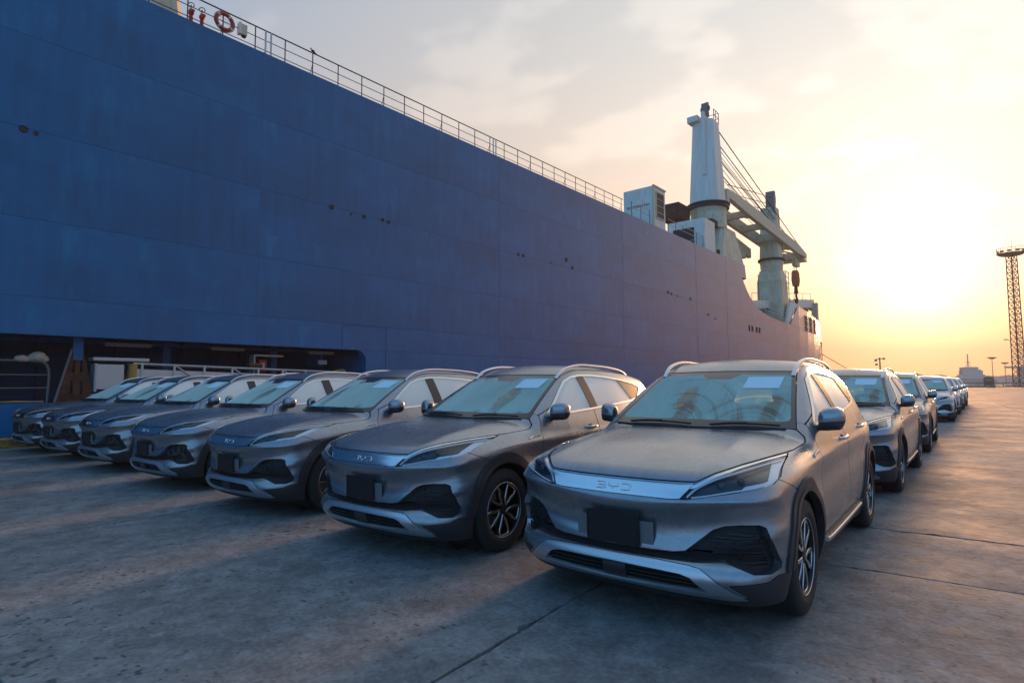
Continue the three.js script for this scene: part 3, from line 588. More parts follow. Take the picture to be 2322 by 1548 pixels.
  // sill strips, door handles, fender badges, mirrors, roof rails
  for (const s of [-1, 1]) {
    const path = (pts, off) => pts.map(([y, z]) => [s * (surfX(y, z) + off), y, z]);
    add(c, 'sill_strip', sweep(path([[.335, .80], [.315, .6], [.308, .1], [.308, -.4], [.322, -.78]], .022), rounded(.034, .028, .008), false, 30), M.satin);
    for (const [y, z, par] of [[.955, -.10, s > 0 ? fd[0] : fd[1]], [.99, -1.10, s > 0 ? rd[0] : rd[1]]]) {
      const hd = sweep(path([[y - .004, z + .105], [y, z + .075], [y + .004, z], [y, z - .075], [y - .004, z - .105]], 0).map((p, i) => [p[0] + s * [-.004, .030, .036, .030, -.004][i], p[1], p[2]]), rounded(.026, .020, .008), false, 24);
      add(par, 'door_handle', hd, M.chrome);
      add(par, 'handle_recess', new THREE.SphereGeometry(1, 16, 10).scale(.006, .026, .055).translate(s * (surfX(y, z) - .002), y, z), M.black);
    }
    add(c, 'fender_badge', sweep(path([[.905, .995], [.918, .93], [.928, .82]], .004), rounded(.008, .022, .003), false, 10), M.silver);
    const mr = new THREE.Group(); mr.name = 'door_mirror'; c.add(mr);
    const mg = s > 0 ? mirrorGeo : { cap: mirrored(mirrorGeo.cap), low: mirrored(mirrorGeo.low), glass: mirrored(mirrorGeo.glass) };
    add(mr, 'mirror_cap', geo(mg.cap, uvS), paint); add(mr, 'mirror_base', geo(mg.low), M.trim); add(mr, 'mirror_glass', geo(mg.glass), M.disc);
    if (rails) {
      const zz = [.10, .045, -.04, -.30, -.70, -1.05, -1.32, -1.44, -1.50], up = [-.008, .018, .036, .042, .042, .038, .028, .012, -.01];
      add(c, 'roof_rail', sweep(zz.map((z, i) => { const x = .572 - .03 * ((z + .6) / 1) ** 2; return [s * x, surfY(x, z) + up[i], z]; }), rounded(.036, .026, .010), false, 60), M.silver);
    }
  }
  // cabin
  const cabin = new THREE.Group(); cabin.name = 'cabin'; c.add(cabin);
  add(cabin, 'dashboard', flat([rbox(1.42, .16, .42, .05, 0, .93, .62), rbox(.30, .17, .02, .01, 0, 1.04, .44)]), M.fabric);
  add(cabin, 'steering_wheel', new THREE.TorusGeometry(.175, .016, 8, 28).rotateX(-.45).translate(-.36, 1.0, .36), M.fabric);
  for (const sx of [-.37, .37]) { const st = add(cabin, 'seat', flat([rbox(.50, .16, .50, .06, sx, .58, -.1), rbox(.48, .62, .14, .06, 0, 0, 0).rotateX(-.28).translate(sx, .92, -.40), rbox(.27, .17, .09, .04, sx, 1.30, -.50)]), M.seat); }
  add(cabin, 'seat', flat([rbox(1.28, .16, .48, .06, 0, .58, -1.0), rbox(1.26, .58, .14, .05, 0, 0, 0).rotateX(-.3).translate(0, .88, -1.28)]), M.seat);
  add(cabin, 'headliner', (() => { const m2 = cut(netSurface((x, y, z) => carUpper(Math.abs(x), y, z) + .03, [-.05, 1.2, -1.9], [.9, 1.66, .3], .07), (x, y, z) => Math.max(-x, 1.50 - y))[0]; return geo(joined(m2, mirrored(m2))); })(), M.liner);
  add(cabin, 'floor', box(1.3, .05, 2.6, 0, .36, -.4), M.fabric);
  c.traverse((o) => { if (o.isMesh) o.castShadow = o.receiveShadow = true; });
  return c;
}
function cut2(g, y0) {                                               // keep the faces of a soup that lie above y0
  const p = g.attributes.position, n = g.attributes.normal, P = [], N = [];
  for (let i = 0; i < p.count; i += 3) { if (Math.max(p.getY(i), p.getY(i + 1), p.getY(i + 2)) < y0) continue; for (let k = 0; k < 3; k++) { P.push(p.getX(i + k), p.getY(i + k), p.getZ(i + k)); N.push(n.getX(i + k), n.getY(i + k), n.getZ(i + k)); } }
  const r = new THREE.BufferGeometry(); r.setAttribute('position', new THREE.Float32BufferAttribute(P, 3)); r.setAttribute('normal', new THREE.Float32BufferAttribute(N, 3)); r.setAttribute('uv', new THREE.Float32BufferAttribute(new Float32Array(P.length / 3 * 2), 2)); return r;
}
// ---------------------------------------------------------------- quay
const concreteCol = tex(1024, 1024, (u, v) => {
  const a = fbm(noiseA, u, v, 4, 7, .6), b = fbm(noiseB, u, v, 40, 4, .6), c = noiseA(u * 250, v * 250, 250), st = sstep(.56, .70, fbm(noiseB, u + .4, v + .2, 7, 5, .6));
  let k = .62 + .20 * (a - .5) + .26 * (b - .5) + .12 * (c - .5); k *= 1 - .12 * st; const pit = noiseB(u * 140 + 9, v * 140, 140) * (.7 + .6 * a); k *= 1 - .34 * sstep(.86, .96, pit);
  return [k, k, k * .99];
});
const concreteBump = tex(1024, 1024, (u, v) => { const a = fbm(noiseB, u, v, 12, 6, .62), b = noiseA(u * 256, v * 256, 256), p = sstep(.72, .85, noiseB(u * 120, v * 120, 120)); const k = .5 + .5 * (a - .5) + .22 * (b - .5) - .25 * p; return [k, k, k]; }, false);
const concreteRough = tex(512, 512, (u, v) => { const k = .88 + .35 * (fbm(noiseA, u + .3, v, 5, 6, .6) - .5) + .1 * (fbm(noiseB, u, v, 60, 2) - .5); return [k, k, k]; }, false);
const concrete = [0, 1, 2].map((i) => std({ color: lin(...[[.60, .585, .57], [.55, .54, .525], [.64, .62, .60]][i]), map: concreteCol, bumpMap: concreteBump, bumpScale: .003, roughness: .95, roughnessMap: concreteRough }));
const G_DIR = 36 * Math.PI / 180, gF = [Math.sin(G_DIR), -Math.cos(G_DIR)], gR = [Math.cos(G_DIR), Math.sin(G_DIR)];   // slabs: c runs away along gF, p to the right along gR
const gXZ = (p, c) => [gR[0] * p + gF[0] * c, gR[1] * p + gF[1] * c];
const overQuay = (x, z) => (x - SHIP_POS[0]) * Math.cos(SHIP_DIR) + (z - SHIP_POS[2]) * Math.sin(SHIP_DIR);        // metres out from the hull
const QUAY_EDGE = 1.79;
{
  // the open yard: one sheet that ends at the quay wall
  const e0 = onQuay(-160, 0, QUAY_EDGE), e1 = onQuay(175, 0, QUAY_EDGE), e2 = onQuay(175, 0, 330), e3 = onQuay(-160, 0, 330);
  const yardShape = [e0, e1, e2, e3], pos = [], uv = [];
  for (const k of [0, 2, 1, 0, 3, 2]) { const q = yardShape[k]; pos.push(q.x, -.035, q.z); uv.push(q.x / 7, q.z / 7); }
  const g = new THREE.BufferGeometry(); g.setAttribute('position', new THREE.Float32BufferAttribute(pos, 3)); g.setAttribute('uv', new THREE.Float32BufferAttribute(uv, 2)); g.computeVertexNormals();
  if (g.attributes.normal.getY(0) < 0) { g.setIndex([0, 2, 1, 3, 5, 4]); g.computeVertexNormals(); }
  struct('ground', g, std({ color: lin(.54, .52, .50), map: concreteCol, bumpMap: concreteBump, bumpScale: .004, roughness: .95, roughnessMap: concreteRough }));
  // cast concrete slabs with worn joints
  const quay = new THREE.Group(); quay.name = 'pavement'; quay.userData.kind = 'structure'; scene.add(quay);
  const cs = [-8, -3.2, .9, 5.2, 6.7, 12.2, 17.6, 23, 28.4, 33.8, 39.2, 44.6, 50], ps = []; for (let k = -6; k <= 7; k++) ps.push(-2 + 4.9 * k);
  const r = rng(5), jag = makeNoise(77);
  const edge = (a, b, seed, inset) => {                              // points along a joint, slightly ragged
    const L = Math.hypot(b[0] - a[0], b[1] - a[1]), n = Math.max(2, Math.round(L / .07)), out = [], nx = -(b[1] - a[1]) / L, ny = (b[0] - a[0]) / L;
    for (let i = 0; i < n; i++) { const t = i / n, w = t * L; const k = i === 0 ? 0 : (fbm(jag, (seed * .137 + w * .11) % 1, .3 + (seed % 7) * .09, 32, 4, .6) - .5) * .036 + Math.max(0, fbm(jag, (w * .23 + seed * .31) % 1, .77, 24, 2) - .62) * .12; out.push([a[0] + (b[0] - a[0]) * t + nx * (inset + k), a[1] + (b[1] - a[1]) * t + ny * (inset + k)]); }
    return out;
  };
  for (let i = 0; i < ps.length - 1; i++) for (let j = 0; j < cs.length - 1; j++) {
    const [p0, p1, c0, c1] = [ps[i], ps[i + 1], cs[j], cs[j + 1]];
    const corners = [[p0, c0], [p1, c0], [p1, c1], [p0, c1]];
    const off = corners.map(([p, c]) => overQuay(...gXZ(p, c)));
    if (Math.max(...off) < QUAY_EDGE + .4) continue;
    const mid = gXZ((p0 + p1) / 2, (c0 + c1) / 2); if (mid[1] > 6 || Math.hypot(...mid) > 58) continue;
    let poly = [];
    const near = Math.hypot(...mid) < 16;
    if (near) for (let k = 0; k < 4; k++) poly.push(...edge(corners[k], corners[(k + 1) % 4], i * 31 + j * 7 + k * 3 + 1, .014));
    else poly = [[p0 + .012, c0 + .012], [p1 - .012, c0 + .012], [p1 - .012, c1 - .012], [p0 + .012, c1 - .012]];
    // clip at the quay wall
    const lim = QUAY_EDGE + .36, val = poly.map(([p, c]) => overQuay(...gXZ(p, c)) - lim), cl = [];
    for (let k = 0; k < poly.length; k++) { const n = (k + 1) % poly.length; if (val[k] >= 0) cl.push(poly[k]); if ((val[k] >= 0) !== (val[n] >= 0)) { const t = val[k] / (val[k] - val[n]); cl.push([lerp(poly[k][0], poly[n][0], t), lerp(poly[k][1], poly[n][1], t)]); } }
    if (cl.length < 3) continue;
    const g2 = new THREE.ExtrudeGeometry(new THREE.Shape(cl.map((q) => new THREE.Vector2(q[0], q[1]))), { depth: .03, bevelEnabled: near, bevelThickness: .004, bevelSize: .004, bevelSegments: 1, steps: 1 });
    const P = g2.attributes.position, U = g2.attributes.uv, top = near ? .034 : .03, turn = (r() * 4) | 0, ox = r(), oy = r();
    for (let k = 0; k < P.count; k++) { const p = P.getX(k), c = P.getY(k), y = P.getZ(k), [x, z] = gXZ(p, c); P.setXYZ(k, x, y - top, z); const a = p / 4.3 + ox, b = c / 4.3 + oy; U.setXY(k, turn & 1 ? a : b, turn & 1 ? (turn & 2 ? b : -b) : (turn & 2 ? a : -a)); }
    g2.computeVertexNormals();
    const sl = add(quay, 'slab', g2, concrete[(r() * 3) | 0]); sl.position.y = -.001 * r() * 3;
  }
  // painted lines
  const paint = std({ color: lin(.60, .57, .50), roughness: .8, map: tex(256, 64, (u, v) => { const k = .62 + .5 * (fbm(noiseA, u, v, 24, 4, .65) - .35); return [k, k, k]; }) });
  const yellow = std({ color: lin(.55, .40, .16), roughness: .8, map: paint.map });
  const stripe = (a, b, w, mat) => { const A = new THREE.Vector3(a[0], .004, a[1]), B = new THREE.Vector3(b[0], .004, b[1]), L = A.distanceTo(B), g3 = new THREE.PlaneGeometry(L, w).rotateX(-Math.PI / 2).rotateY(-Math.atan2(B.z - A.z, B.x - A.x)); const c = A.add(B).multiplyScalar(.5); struct('road_marking', g3.translate(c.x, c.y, c.z), mat); };
  stripe([13.4, -18.4], [23, -17.6], .16, paint);
  stripe([92, -114], [52, -47], .25, yellow);
  stripe([92, -120], [70, -87], .2, yellow);
  // quay wall and kerb
  const wallA = onQuay(-60, 0, QUAY_EDGE);
  const kerb = new THREE.Group(); kerb.name = 'quay_wall'; kerb.userData.kind = 'structure'; scene.add(kerb); kerb.position.set(...SHIP_POS); kerb.rotation.y = SHIP_TURN;
  add(kerb, 'wall_face', box(235, 3, .5, 57, -1.53, QUAY_EDGE - .26), concrete[1]);
  const kerbMat = std({ color: lin(.42, .26, .07), roughness: .8, map: tex(256, 256, (u, v) => { const n = fbm(noiseA, u, v, 8, 5, .6), w = sstep(.52, .60, fbm(noiseB, u, v, 12, 5, .62)); return [lerp(.95 + .3 * (n - .5), .42, w), lerp(.92 + .3 * (n - .5), .34, w), lerp(.85, .36, w)]; }) });
  for (let k = 0; k < 14; k++) add(kerb, 'kerb_stone', rbox(2.96, .24, .34, .03, -6 + 3 * k, .10, QUAY_EDGE + .17), kerbMat);
  // water behind it, out to the horizon
  const wt = new THREE.PlaneGeometry(1000, 760).rotateX(-Math.PI / 2).translate(120, -2.2, -230);
  struct('water', wt, phys({ color: lin(.05, .06, .06), roughness: .55, bumpMap: tex(256, 256, (u, v) => { const k = fbm(noiseA, u, v, 16, 4); return [k, k, k]; }, false, [200, 200]), bumpScale: .06 }));
}
// ---------------------------------------------------------------- the ship
const hullCol = tex(1024, 512, (u, v) => {                          // faded paint, rain streaks, scuffs
  const a = fbm(noiseA, u, v, 5, 6, .55), st = fbm(noiseB, u, v * .06, 60, 4, .6), w = fbm(noiseA, u + .2, v * .15, 20, 4, .6);
  const k = .80 + .20 * (a - .5) + .12 * (st - .5), f = sstep(.58, .75, w) * .10, sc = sstep(.80, .9, noiseB(u * 90, v * 250, 250)) * sstep(.55, .7, a) * .08;
  return [k + f + sc, k + f * .8 + sc, k + f * .5];
});
const hullRough = tex(512, 512, (u, v) => { const k = .72 + .40 * (fbm(noiseB, u, v, 6, 6, .6) - .5); return [k, k, k]; }, false);
const hullBump = tex(512, 512, (u, v) => { const k = fbm(noiseA, u, v, 3, 4, .45); return [k, k, k]; }, false);
const S = {
  hull: [0, 1, 2].map((i) => phys({ color: lin(...[[.0004, .185, .46], [.0006, .19, .466], [.0004, .181, .454]][i]), map: hullCol, roughness: .33, roughnessMap: hullRough, specularIntensity: .8, bumpMap: hullBump, bumpScale: .010 })),

  white: std({ color: lin(.82, .81, .78), roughness: .55, map: tex(512, 512, (u, v) => { const a = fbm(noiseA, u, v, 6, 5), st = sstep(.60, .75, fbm(noiseB, u, v * .08, 50, 4, .6)) * sstep(.45, .6, fbm(noiseA, u, v, 9, 4)), k = .93 + .12 * (a - .5); return [k, lerp(k, k * .86, st), lerp(k * .97, k * .66, st)]; }) }),
  cream: std({ color: lin(.76, .70, .58), roughness: .6, map: tex(512, 512, (u, v) => { const a = fbm(noiseB, u, v, 5, 5), st = sstep(.52, .70, fbm(noiseA, u + .3, v * .1, 40, 4, .6)), k = .9 + .16 * (a - .5); return [k, lerp(k, k * .88, st), lerp(k * .95, k * .66, st)]; }) }),
  rust: std({ color: lin(.17, .075, .045), roughness: .9, map: tex(256, 256, (u, v) => { const a = fbm(noiseA, u, v, 8, 5, .6); return [.7 + .5 * (a - .5), .65 + .7 * (a - .5), .6 + .8 * (a - .5)]; }) }),
  rail: std({ color: lin(.05, .045, .045), roughness: .6 }), railWhite: std({ color: lin(.6, .58, .55), roughness: .6 }),
  steel: std({ color: lin(.16, .16, .16), roughness: .55, metalness: .3 }), black: std({ color: lin(.014, .014, .016), roughness: .6 }),
  red: std({ color: lin(.42, .03, .022), roughness: .5 }), orange: std({ color: lin(.35, .12, .04), roughness: .8 }), cloth: std({ color: lin(.55, .47, .38), roughness: .95 }), rope: std({ color: lin(.30, .20, .12), roughness: .95 }),
  alu: std({ color: lin(.55, .54, .52), metalness: .35, roughness: .5 }), amber: std({ color: lin(.42, .24, .06), roughness: .6 }), lampTube: std({ color: lin(.26, .22, .18), roughness: .6 }),
};
S.inner = S.dark = phys({ color: lin(.0004, .185, .46), map: hullCol, roughness: .6 });
const onS = (name, label, category, s, h, o, group) => { const p = onShip(s, h, o); const t = thing(name, label, category, group, [p.x, p.y, p.z], SHIP_TURN); t.scale.setScalar(SHIP_K); return t; };   // axes: x along the hull, z out to the quay
const HULL_TOP = 11.5, bowIn = (s) => s > 60 ? -1.0 * ((s - 60) / 23) ** 2.4 : 0;
{
  const ship = onS('cargo_ship', 'huge blue cargo ship with flat steel side moored along the quay', 'ship', 0, 0, 0);
  // outline of the side: stern is out of the picture, the sheer drops in a curve before the bow
  const out = [[-42, -2], [78.0, -2], [79.4, 1.5], [81.2, 4.2], [83.2, 6.55], [83.0, 8.2], [81.5, 8.9], [69.2, 9.65], [65.6, 7.35], [62, 7.38], [58.9, 7.5], [56.6, 7.72], [54.9, 8.05], [53.4, 8.55], [52.2, 9.25], [51.2, 10.1], [50.5, 10.9], [50.1, 11.45], [-42, HULL_TOP]];
  const OPEN = { s1: 12.3, top: 2.45, bot: .88 };
  const clipRect = (P, x0, x1, y0, y1) => {
    for (const [ax, k, sg] of [[0, x0, 1], [0, x1, -1], [1, y0, 1], [1, y1, -1]]) {
      const Q = []; for (let i = 0; i < P.length; i++) { const a = P[i], b = P[(i + 1) % P.length], va = (a[ax] - k) * sg, vb = (b[ax] - k) * sg; if (va >= 0) Q.push(a); if ((va >= 0) !== (vb >= 0)) { const t = va / (va - vb); Q.push([lerp(a[0], b[0], t), lerp(a[1], b[1], t)]); } }
      P = Q; if (P.length < 3) return null;
    }
    return P;
  };
  const xs = [-42, -31, -20, -9, -2.4, 8.4, 19.35, 30.35, 41.1, 47.2, 53.6, 60, 64.5, 69.2, 73.4, 77.4, 80.6, 83.3], ys = [-2, OPEN.bot, OPEN.top, 3.32, 5.12, 7.2, 9.4, HULL_TOP];
  const r = rng(9), g = .0035;
  const sidePlates = new THREE.Group(); sidePlates.name = 'hull_side'; ship.add(sidePlates);
  for (let i = 0; i < xs.length - 1; i++) for (let j = 0; j < ys.length - 1; j++) {
    let x0 = xs[i], x1 = xs[i + 1]; const y0 = ys[j], y1 = ys[j + 1];
    if (j === 1) { if (x1 <= OPEN.s1) continue; if (x0 < OPEN.s1) x0 = OPEN.s1; }
    const P = clipRect(out, x0 + g, x1 - g, y0 + g, y1 - g); if (!P) continue;
    const sh = new THREE.Shape(P.map((q) => new THREE.Vector2(...q)));
    const ge = new THREE.ExtrudeGeometry(sh, { depth: .05, bevelEnabled: true, bevelSize: -.001, bevelThickness: .006, bevelSegments: 1, steps: 1 }), Q = ge.attributes.position, U = ge.attributes.uv, ou = r(), ov = r(), dz = -.05 + (r() - .5) * .002;
    for (let k = 0; k < Q.count; k++) { const s = Q.getX(k); U.setXY(k, s / 11 + ou, Q.getY(k) / 5.5 + ov); Q.setZ(k, Q.getZ(k) + dz + bowIn(s)); }
    ge.computeVertexNormals();
    add(sidePlates, 'hull_plate', ge, S.hull[(r() * 3) | 0]);
  }
  // weld beads on the long seams, and backing behind the joints
  const bead = (a, b) => add(ship, 'weld_seam', bar2([a[0], a[1], .004], [b[0], b[1], .004], .011, 6), S.hull[0]);
  for (const s of [8.4, 19.35, 30.35, 41.1, 47.2]) bead([s, s < OPEN.s1 ? OPEN.top : 0], [s, HULL_TOP]);
  const back = new THREE.Shape([[-42, -2], [78, -2], [82.6, 6.5], [82.3, 8.3], [69.3, 9.5], [65.6, 7.2], [58, 7.4], [54, 8.1], [51, 10], [49.9, 11.3], [-42, 11.3]].map((q) => new THREE.Vector2(...q)));
  back.holes.push(new THREE.Path([[-41, OPEN.bot], [-41, OPEN.top], [OPEN.s1 - .3, OPEN.top], [OPEN.s1, OPEN.top - .3], [OPEN.s1, OPEN.bot]].map((q) => new THREE.Vector2(...q))));
  const bg = new THREE.ExtrudeGeometry(back, { depth: .04, bevelEnabled: false, steps: 1 }); { const Q = bg.attributes.position; for (let k = 0; k < Q.count; k++) Q.setZ(k, Q.getZ(k) - .13 + bowIn(Q.getX(k)) * 1.02); }
  add(ship, 'hull_frame', bg, S.dark);
  // rounded corner of the side opening and its coaming
  const corner = new THREE.Shape([[OPEN.s1 - .38, OPEN.top], [OPEN.s1, OPEN.top], [OPEN.s1, OPEN.top - .38]].map((q) => new THREE.Vector2(...q))); const cc = new THREE.Shape(); cc.moveTo(OPEN.s1, OPEN.top); cc.lineTo(OPEN.s1 - .38, OPEN.top); cc.absarc(OPEN.s1 - .38, OPEN.top - .38, .38, Math.PI / 2, 0, true); cc.lineTo(OPEN.s1, OPEN.top);
  add(ship, 'opening_corner', new THREE.ExtrudeGeometry(cc, { depth: .05, bevelEnabled: false, curveSegments: 10 }).translate(0, 0, -.05), S.hull[1]);
  add(ship, 'opening_coaming', box(54, .10, .30, OPEN.s1 - 27.05, OPEN.top + .06, -.24), S.inner); add(ship, 'opening_coaming', box(.10, 1.6, .30, OPEN.s1 + .06, 1.66, -.24), S.inner);
  // room behind the opening
  const room = new THREE.Group(); room.name = 'side_bay'; ship.add(room);
  add(room, 'bay_floor', box(54, .1, 8.4, OPEN.s1 - 27, OPEN.bot - .06, -4.3), S.inner); add(room, 'bay_ceiling', box(54, .1, 8.4, OPEN.s1 - 27, OPEN.top + .65, -4.35), S.dark);
  add(room, 'bay_wall', box(54, 2.4, .1, OPEN.s1 - 27, 1.9, -6.2), S.inner); add(room, 'bay_wall', box(.1, 2.4, 8.2, OPEN.s1 + .1, 1.9, -4.3), S.inner);
  for (let k = 0; k < 18; k++) { const s = OPEN.s1 - .5 - k * 1.05; add(room, 'frame_rib', box(k % 3 ? .07 : .16, 2.3, k % 3 ? .16 : .34, s, 1.9, k % 3 ? -6.06 : -5.98), S.inner); }
  for (const y of [1.35, 1.9, 2.35]) add(room, 'stringer', box(40, .05, .18, OPEN.s1 - 20.4, y, -6.07), S.inner);
  for (const [s, m] of [[2.2, S.dark], [6.6, S.inner], [9.9, S.inner], [-1, S.inner]]) add(room, 'bay_pillar', box(.2, 2.3, .24, s, 1.9, -1.9), m);
  for (const [s, w] of [[5.3, 1.1], [7.9, 1.0], [11.0, .95]]) add(room, 'ceiling_lamp', flat([rbox(w, .07, .16, .02, s, 2.36, -.75), box(w * .94, .03, .05, s, 2.31, -.75)]), S.lampTube);
  for (const [s, y] of [[3.0, 2.2], [9.4, 2.25], [10.4, 1.7]]) add(room, 'pipe_run', bar2([s, .9, -4.75], [s, 2.9, -4.75], .05, 10), S.inner);
  add(room, 'cable_tray', box(9, .05, .2, 6.5, 2.42, -1.6), S.dark);
  // decks and inner bulk of the hull, so that it is a body from every side
  add(ship, 'main_deck', box(92, .12, 18, 4, HULL_TOP - .32, -9.25), S.steel);
  add(ship, 'fore_deck', box(33, .12, 14, 66.2, 6.9, -8.3), S.steel);
  add(ship, 'far_side', box(122, 13.0, .2, 19, 4.7, -18.3), S.hull[0]);
  add(ship, 'stern_plate', box(.2, 13.0, 18, -42, 4.7, -9.2), S.hull[1]);
  { const st = new THREE.Shape([[0, 0], [-17.0, 0], [-17.0, -10], [0, -10]].map((q) => new THREE.Vector2(...q)));
    const pts = [[78.0, -2, bowIn(78)], [79.4, 1.5, bowIn(79.4)], [81.2, 4.2, bowIn(81.2)], [83.2, 6.55, bowIn(83.2)], [83.0, 8.2, bowIn(83)]], P = [], I = [];
    for (const [s, h, z] of pts) { P.push(s, h, z - .06, s + 4, h, -9, s, h, -17); } for (let k = 0; k < pts.length - 1; k++) for (let q = 0; q < 2; q++) { const a = k * 3 + q; I.push(a, a + 1, a + 3, a + 1, a + 4, a + 3); }
    const bgm = new THREE.BufferGeometry(); bgm.setAttribute('position', new THREE.Float32BufferAttribute(P, 3)); bgm.setIndex(I); bgm.computeVertexNormals(); bgm.setAttribute('uv', new THREE.Float32BufferAttribute(new Float32Array(P.length / 3 * 2), 2)); add(ship, 'bow_plate', bgm, S.hull[2]); }
  add(ship, 'sheer_bulkhead', box(.15, 4.4, 17.5, 50.0, 9.2, -9.2), S.hull[1]);
  // scupper holes and marks on the plating
  for (const [s, h, rr] of [[2.79, 7.16, .075], [3.02, 7.13, .04], [10.84, 7.19, .075], [11.6, 7.12, .03], [12.14, 7.15, .06], [12.94, 7.2, .06], [13.2, 7.17, .065], [20.66, 7.24, .07], [21.03, 7.24, .07], [23.2, 7.24, .03], [24.54, 7.6, .11], [25.1, 7.26, .08], [36.4, 7.3, .1], [36.9, 7.25, .08], [37.8, 7.2, .06], [40.0, 7.25, .09], [43.2, 6.4, .09], [44.6, 6.2, .06]])
    add(ship, 'scupper', flat([new THREE.CylinderGeometry(rr, rr, .03, 18).rotateX(Math.PI / 2).translate(s, h, .004), new THREE.TorusGeometry(rr, .012, 6, 20).translate(s, h, .018)]), S.black);
  for (const [s, w] of [[52.4, .06], [53.2, .06], [54.4, .06], [55.2, .06]]) add(ship, 'draught_bracket', box(w, .5, .07, s, 6.0, .035), S.rust);
  add(ship, 'side_door', box(1.78, 1.45, .02, 12.25, 2.6, .0), S.hull[1]).visible = true;
  for (const [a, b] of [[[11.33, 3.30], [13.15, 3.30]], [[13.15, 3.30], [13.15, 1.0]], [[11.33, 2.5], [11.33, 3.30]]]) add(ship, 'door_seam', bar2([a[0], a[1], .012], [b[0], b[1], .012], .010, 6), S.dark);
  ship.remove(ship.children.find((c) => c.name === 'side_door'));
  // railing along the deck edge: every stanchion its own piece
  const rl = new THREE.Group(); rl.name = 'deck_railing'; ship.add(rl);
  const RZ = -.6, base = HULL_TOP - .25, topR = 12.58;
  for (const y of [topR, topR - .33, topR - .66]) add(rl, 'rail_bar', bar2([-6, y, RZ], [31.6, y, RZ], y === topR ? .022 : .013, 8), S.rail);
  for (let k = 0; k < 38; k++) { const s = -5.6 + k * 1.0; add(rl, 'stanchion', bar2([s, base, RZ], [s, topR, RZ], .019, 6), S.rail); if (k % 3 === 1) add(rl, 'stay', bar2([s, base + .95, RZ], [s, base, RZ - .45], .012, 6), S.rail); }
  for (const s of [8.72, 19.6]) add(rl, 'gate_post', flat([box(.05, 1.3, .03, s, base + .65, RZ + .03), box(.05, 1.3, .03, s + .18, base + .65, RZ + .03)]), S.railWhite);
  for (const y of [7.4 + 1.05, 7.4 + .7, 7.4 + .35]) add(rl, 'rail_bar', bar2([56.2, y + .1, -.35], [65.4, y - .05, -.35], .022, 6), S.railWhite);
  for (let k = 0; k < 10; k++) add(rl, 'stanchion', bar2([56.3 + k, 7.0, -.35], [56.3 + k, 8.5 - k * .015, -.35], .022, 6), S.railWhite);
  for (const [a, b] of [[31.8, 34.4], [36.9, 43.0]]) { for (const y of [12.4, 12.05]) add(rl, 'rail_bar', bar2([a, y, -.12], [b, y, -.12], .018, 6), S.railWhite); for (let s = a; s <= b; s += 1.2) add(rl, 'stanchion', bar2([s, 11.2, -.12], [s, 12.4, -.12], .02, 6), S.rust); }
  // forecastle: window block flush with the side, raked bridge wing above it
  const fc = new THREE.Group(); fc.name = 'forecastle'; ship.add(fc);
  for (let k = 0; k < 3; k++) { const q = 72.6 + k * 2.5, w = add(fc, 'window', box(1.35, 1.75, .03, q, 7.95, bowIn(q) + .015), S.black); for (const y of [-.3, .35]) add(w, 'window_bar', box(1.35, .05, .02, q, 7.95 + y, bowIn(q) + .035), S.railWhite); }
  const wing = new THREE.Shape([[57, 9.1], [84.2, 12.1], [84.4, 11.2], [84.0, 10.6], [83, 10.9], [57, 8.35]].map((q) => new THREE.Vector2(...q)));
  add(fc, 'bridge_roof', new THREE.ExtrudeGeometry(wing, { depth: .5, bevelEnabled: false }).translate(0, 0, -2.4), S.white);
  add(fc, 'bridge_roof', new THREE.ExtrudeGeometry(wing, { depth: 9, bevelEnabled: false }).translate(0, -.25, -11.6), S.steel);
  add(fc, 'bridge_end', box(.55, 4.3, .7, 83.6, 9.4, -1.7), S.cream);
  add(fc, 'bridge_house', box(13, 2.3, 8, 74.5, 8.2, -7.4), S.cream);
  const sl = new THREE.Shape([[64.9, 7.2], [66.8, 9.8], [69.4, 9.75], [65.9, 7.2]].map((q) => new THREE.Vector2(...q))); add(fc, 'breakwater', new THREE.ExtrudeGeometry(sl, { depth: .25, bevelEnabled: false }).translate(-.3, 0, -.45), S.white);
  for (let k = 0; k < 7; k++) add(fc, 'roof_stanchion', bar2([60 + k * 3.9, 9.2 + k * .43, -2.1], [60 + k * 3.9, 10.2 + k * .43, -2.1], .03, 5), S.railWhite);
  add(fc, 'roof_rail', bar2([60, 10.2, -2.1], [83.6, 12.85, -2.1], .03, 5), S.railWhite);
  add(fc, 'aerial', bar2([61.9, 9.0, -2.0], [61.9, 12.3, -2.0], .035, 5), S.rail);
  for (let k = 0; k < 6; k++) add(fc, 'pipe_rack', flat([bar2([72 + k * 1.8, 9.4, -2.2], [72.6 + k * 1.8, 11 + k * .18, -2.3], .09, 5), bar2([72.3 + k * 1.8, 9.9, -2.6], [73.6 + k * 1.8, 10.3 + k * .18, -2.3], .07, 5)]), S.cream);
}
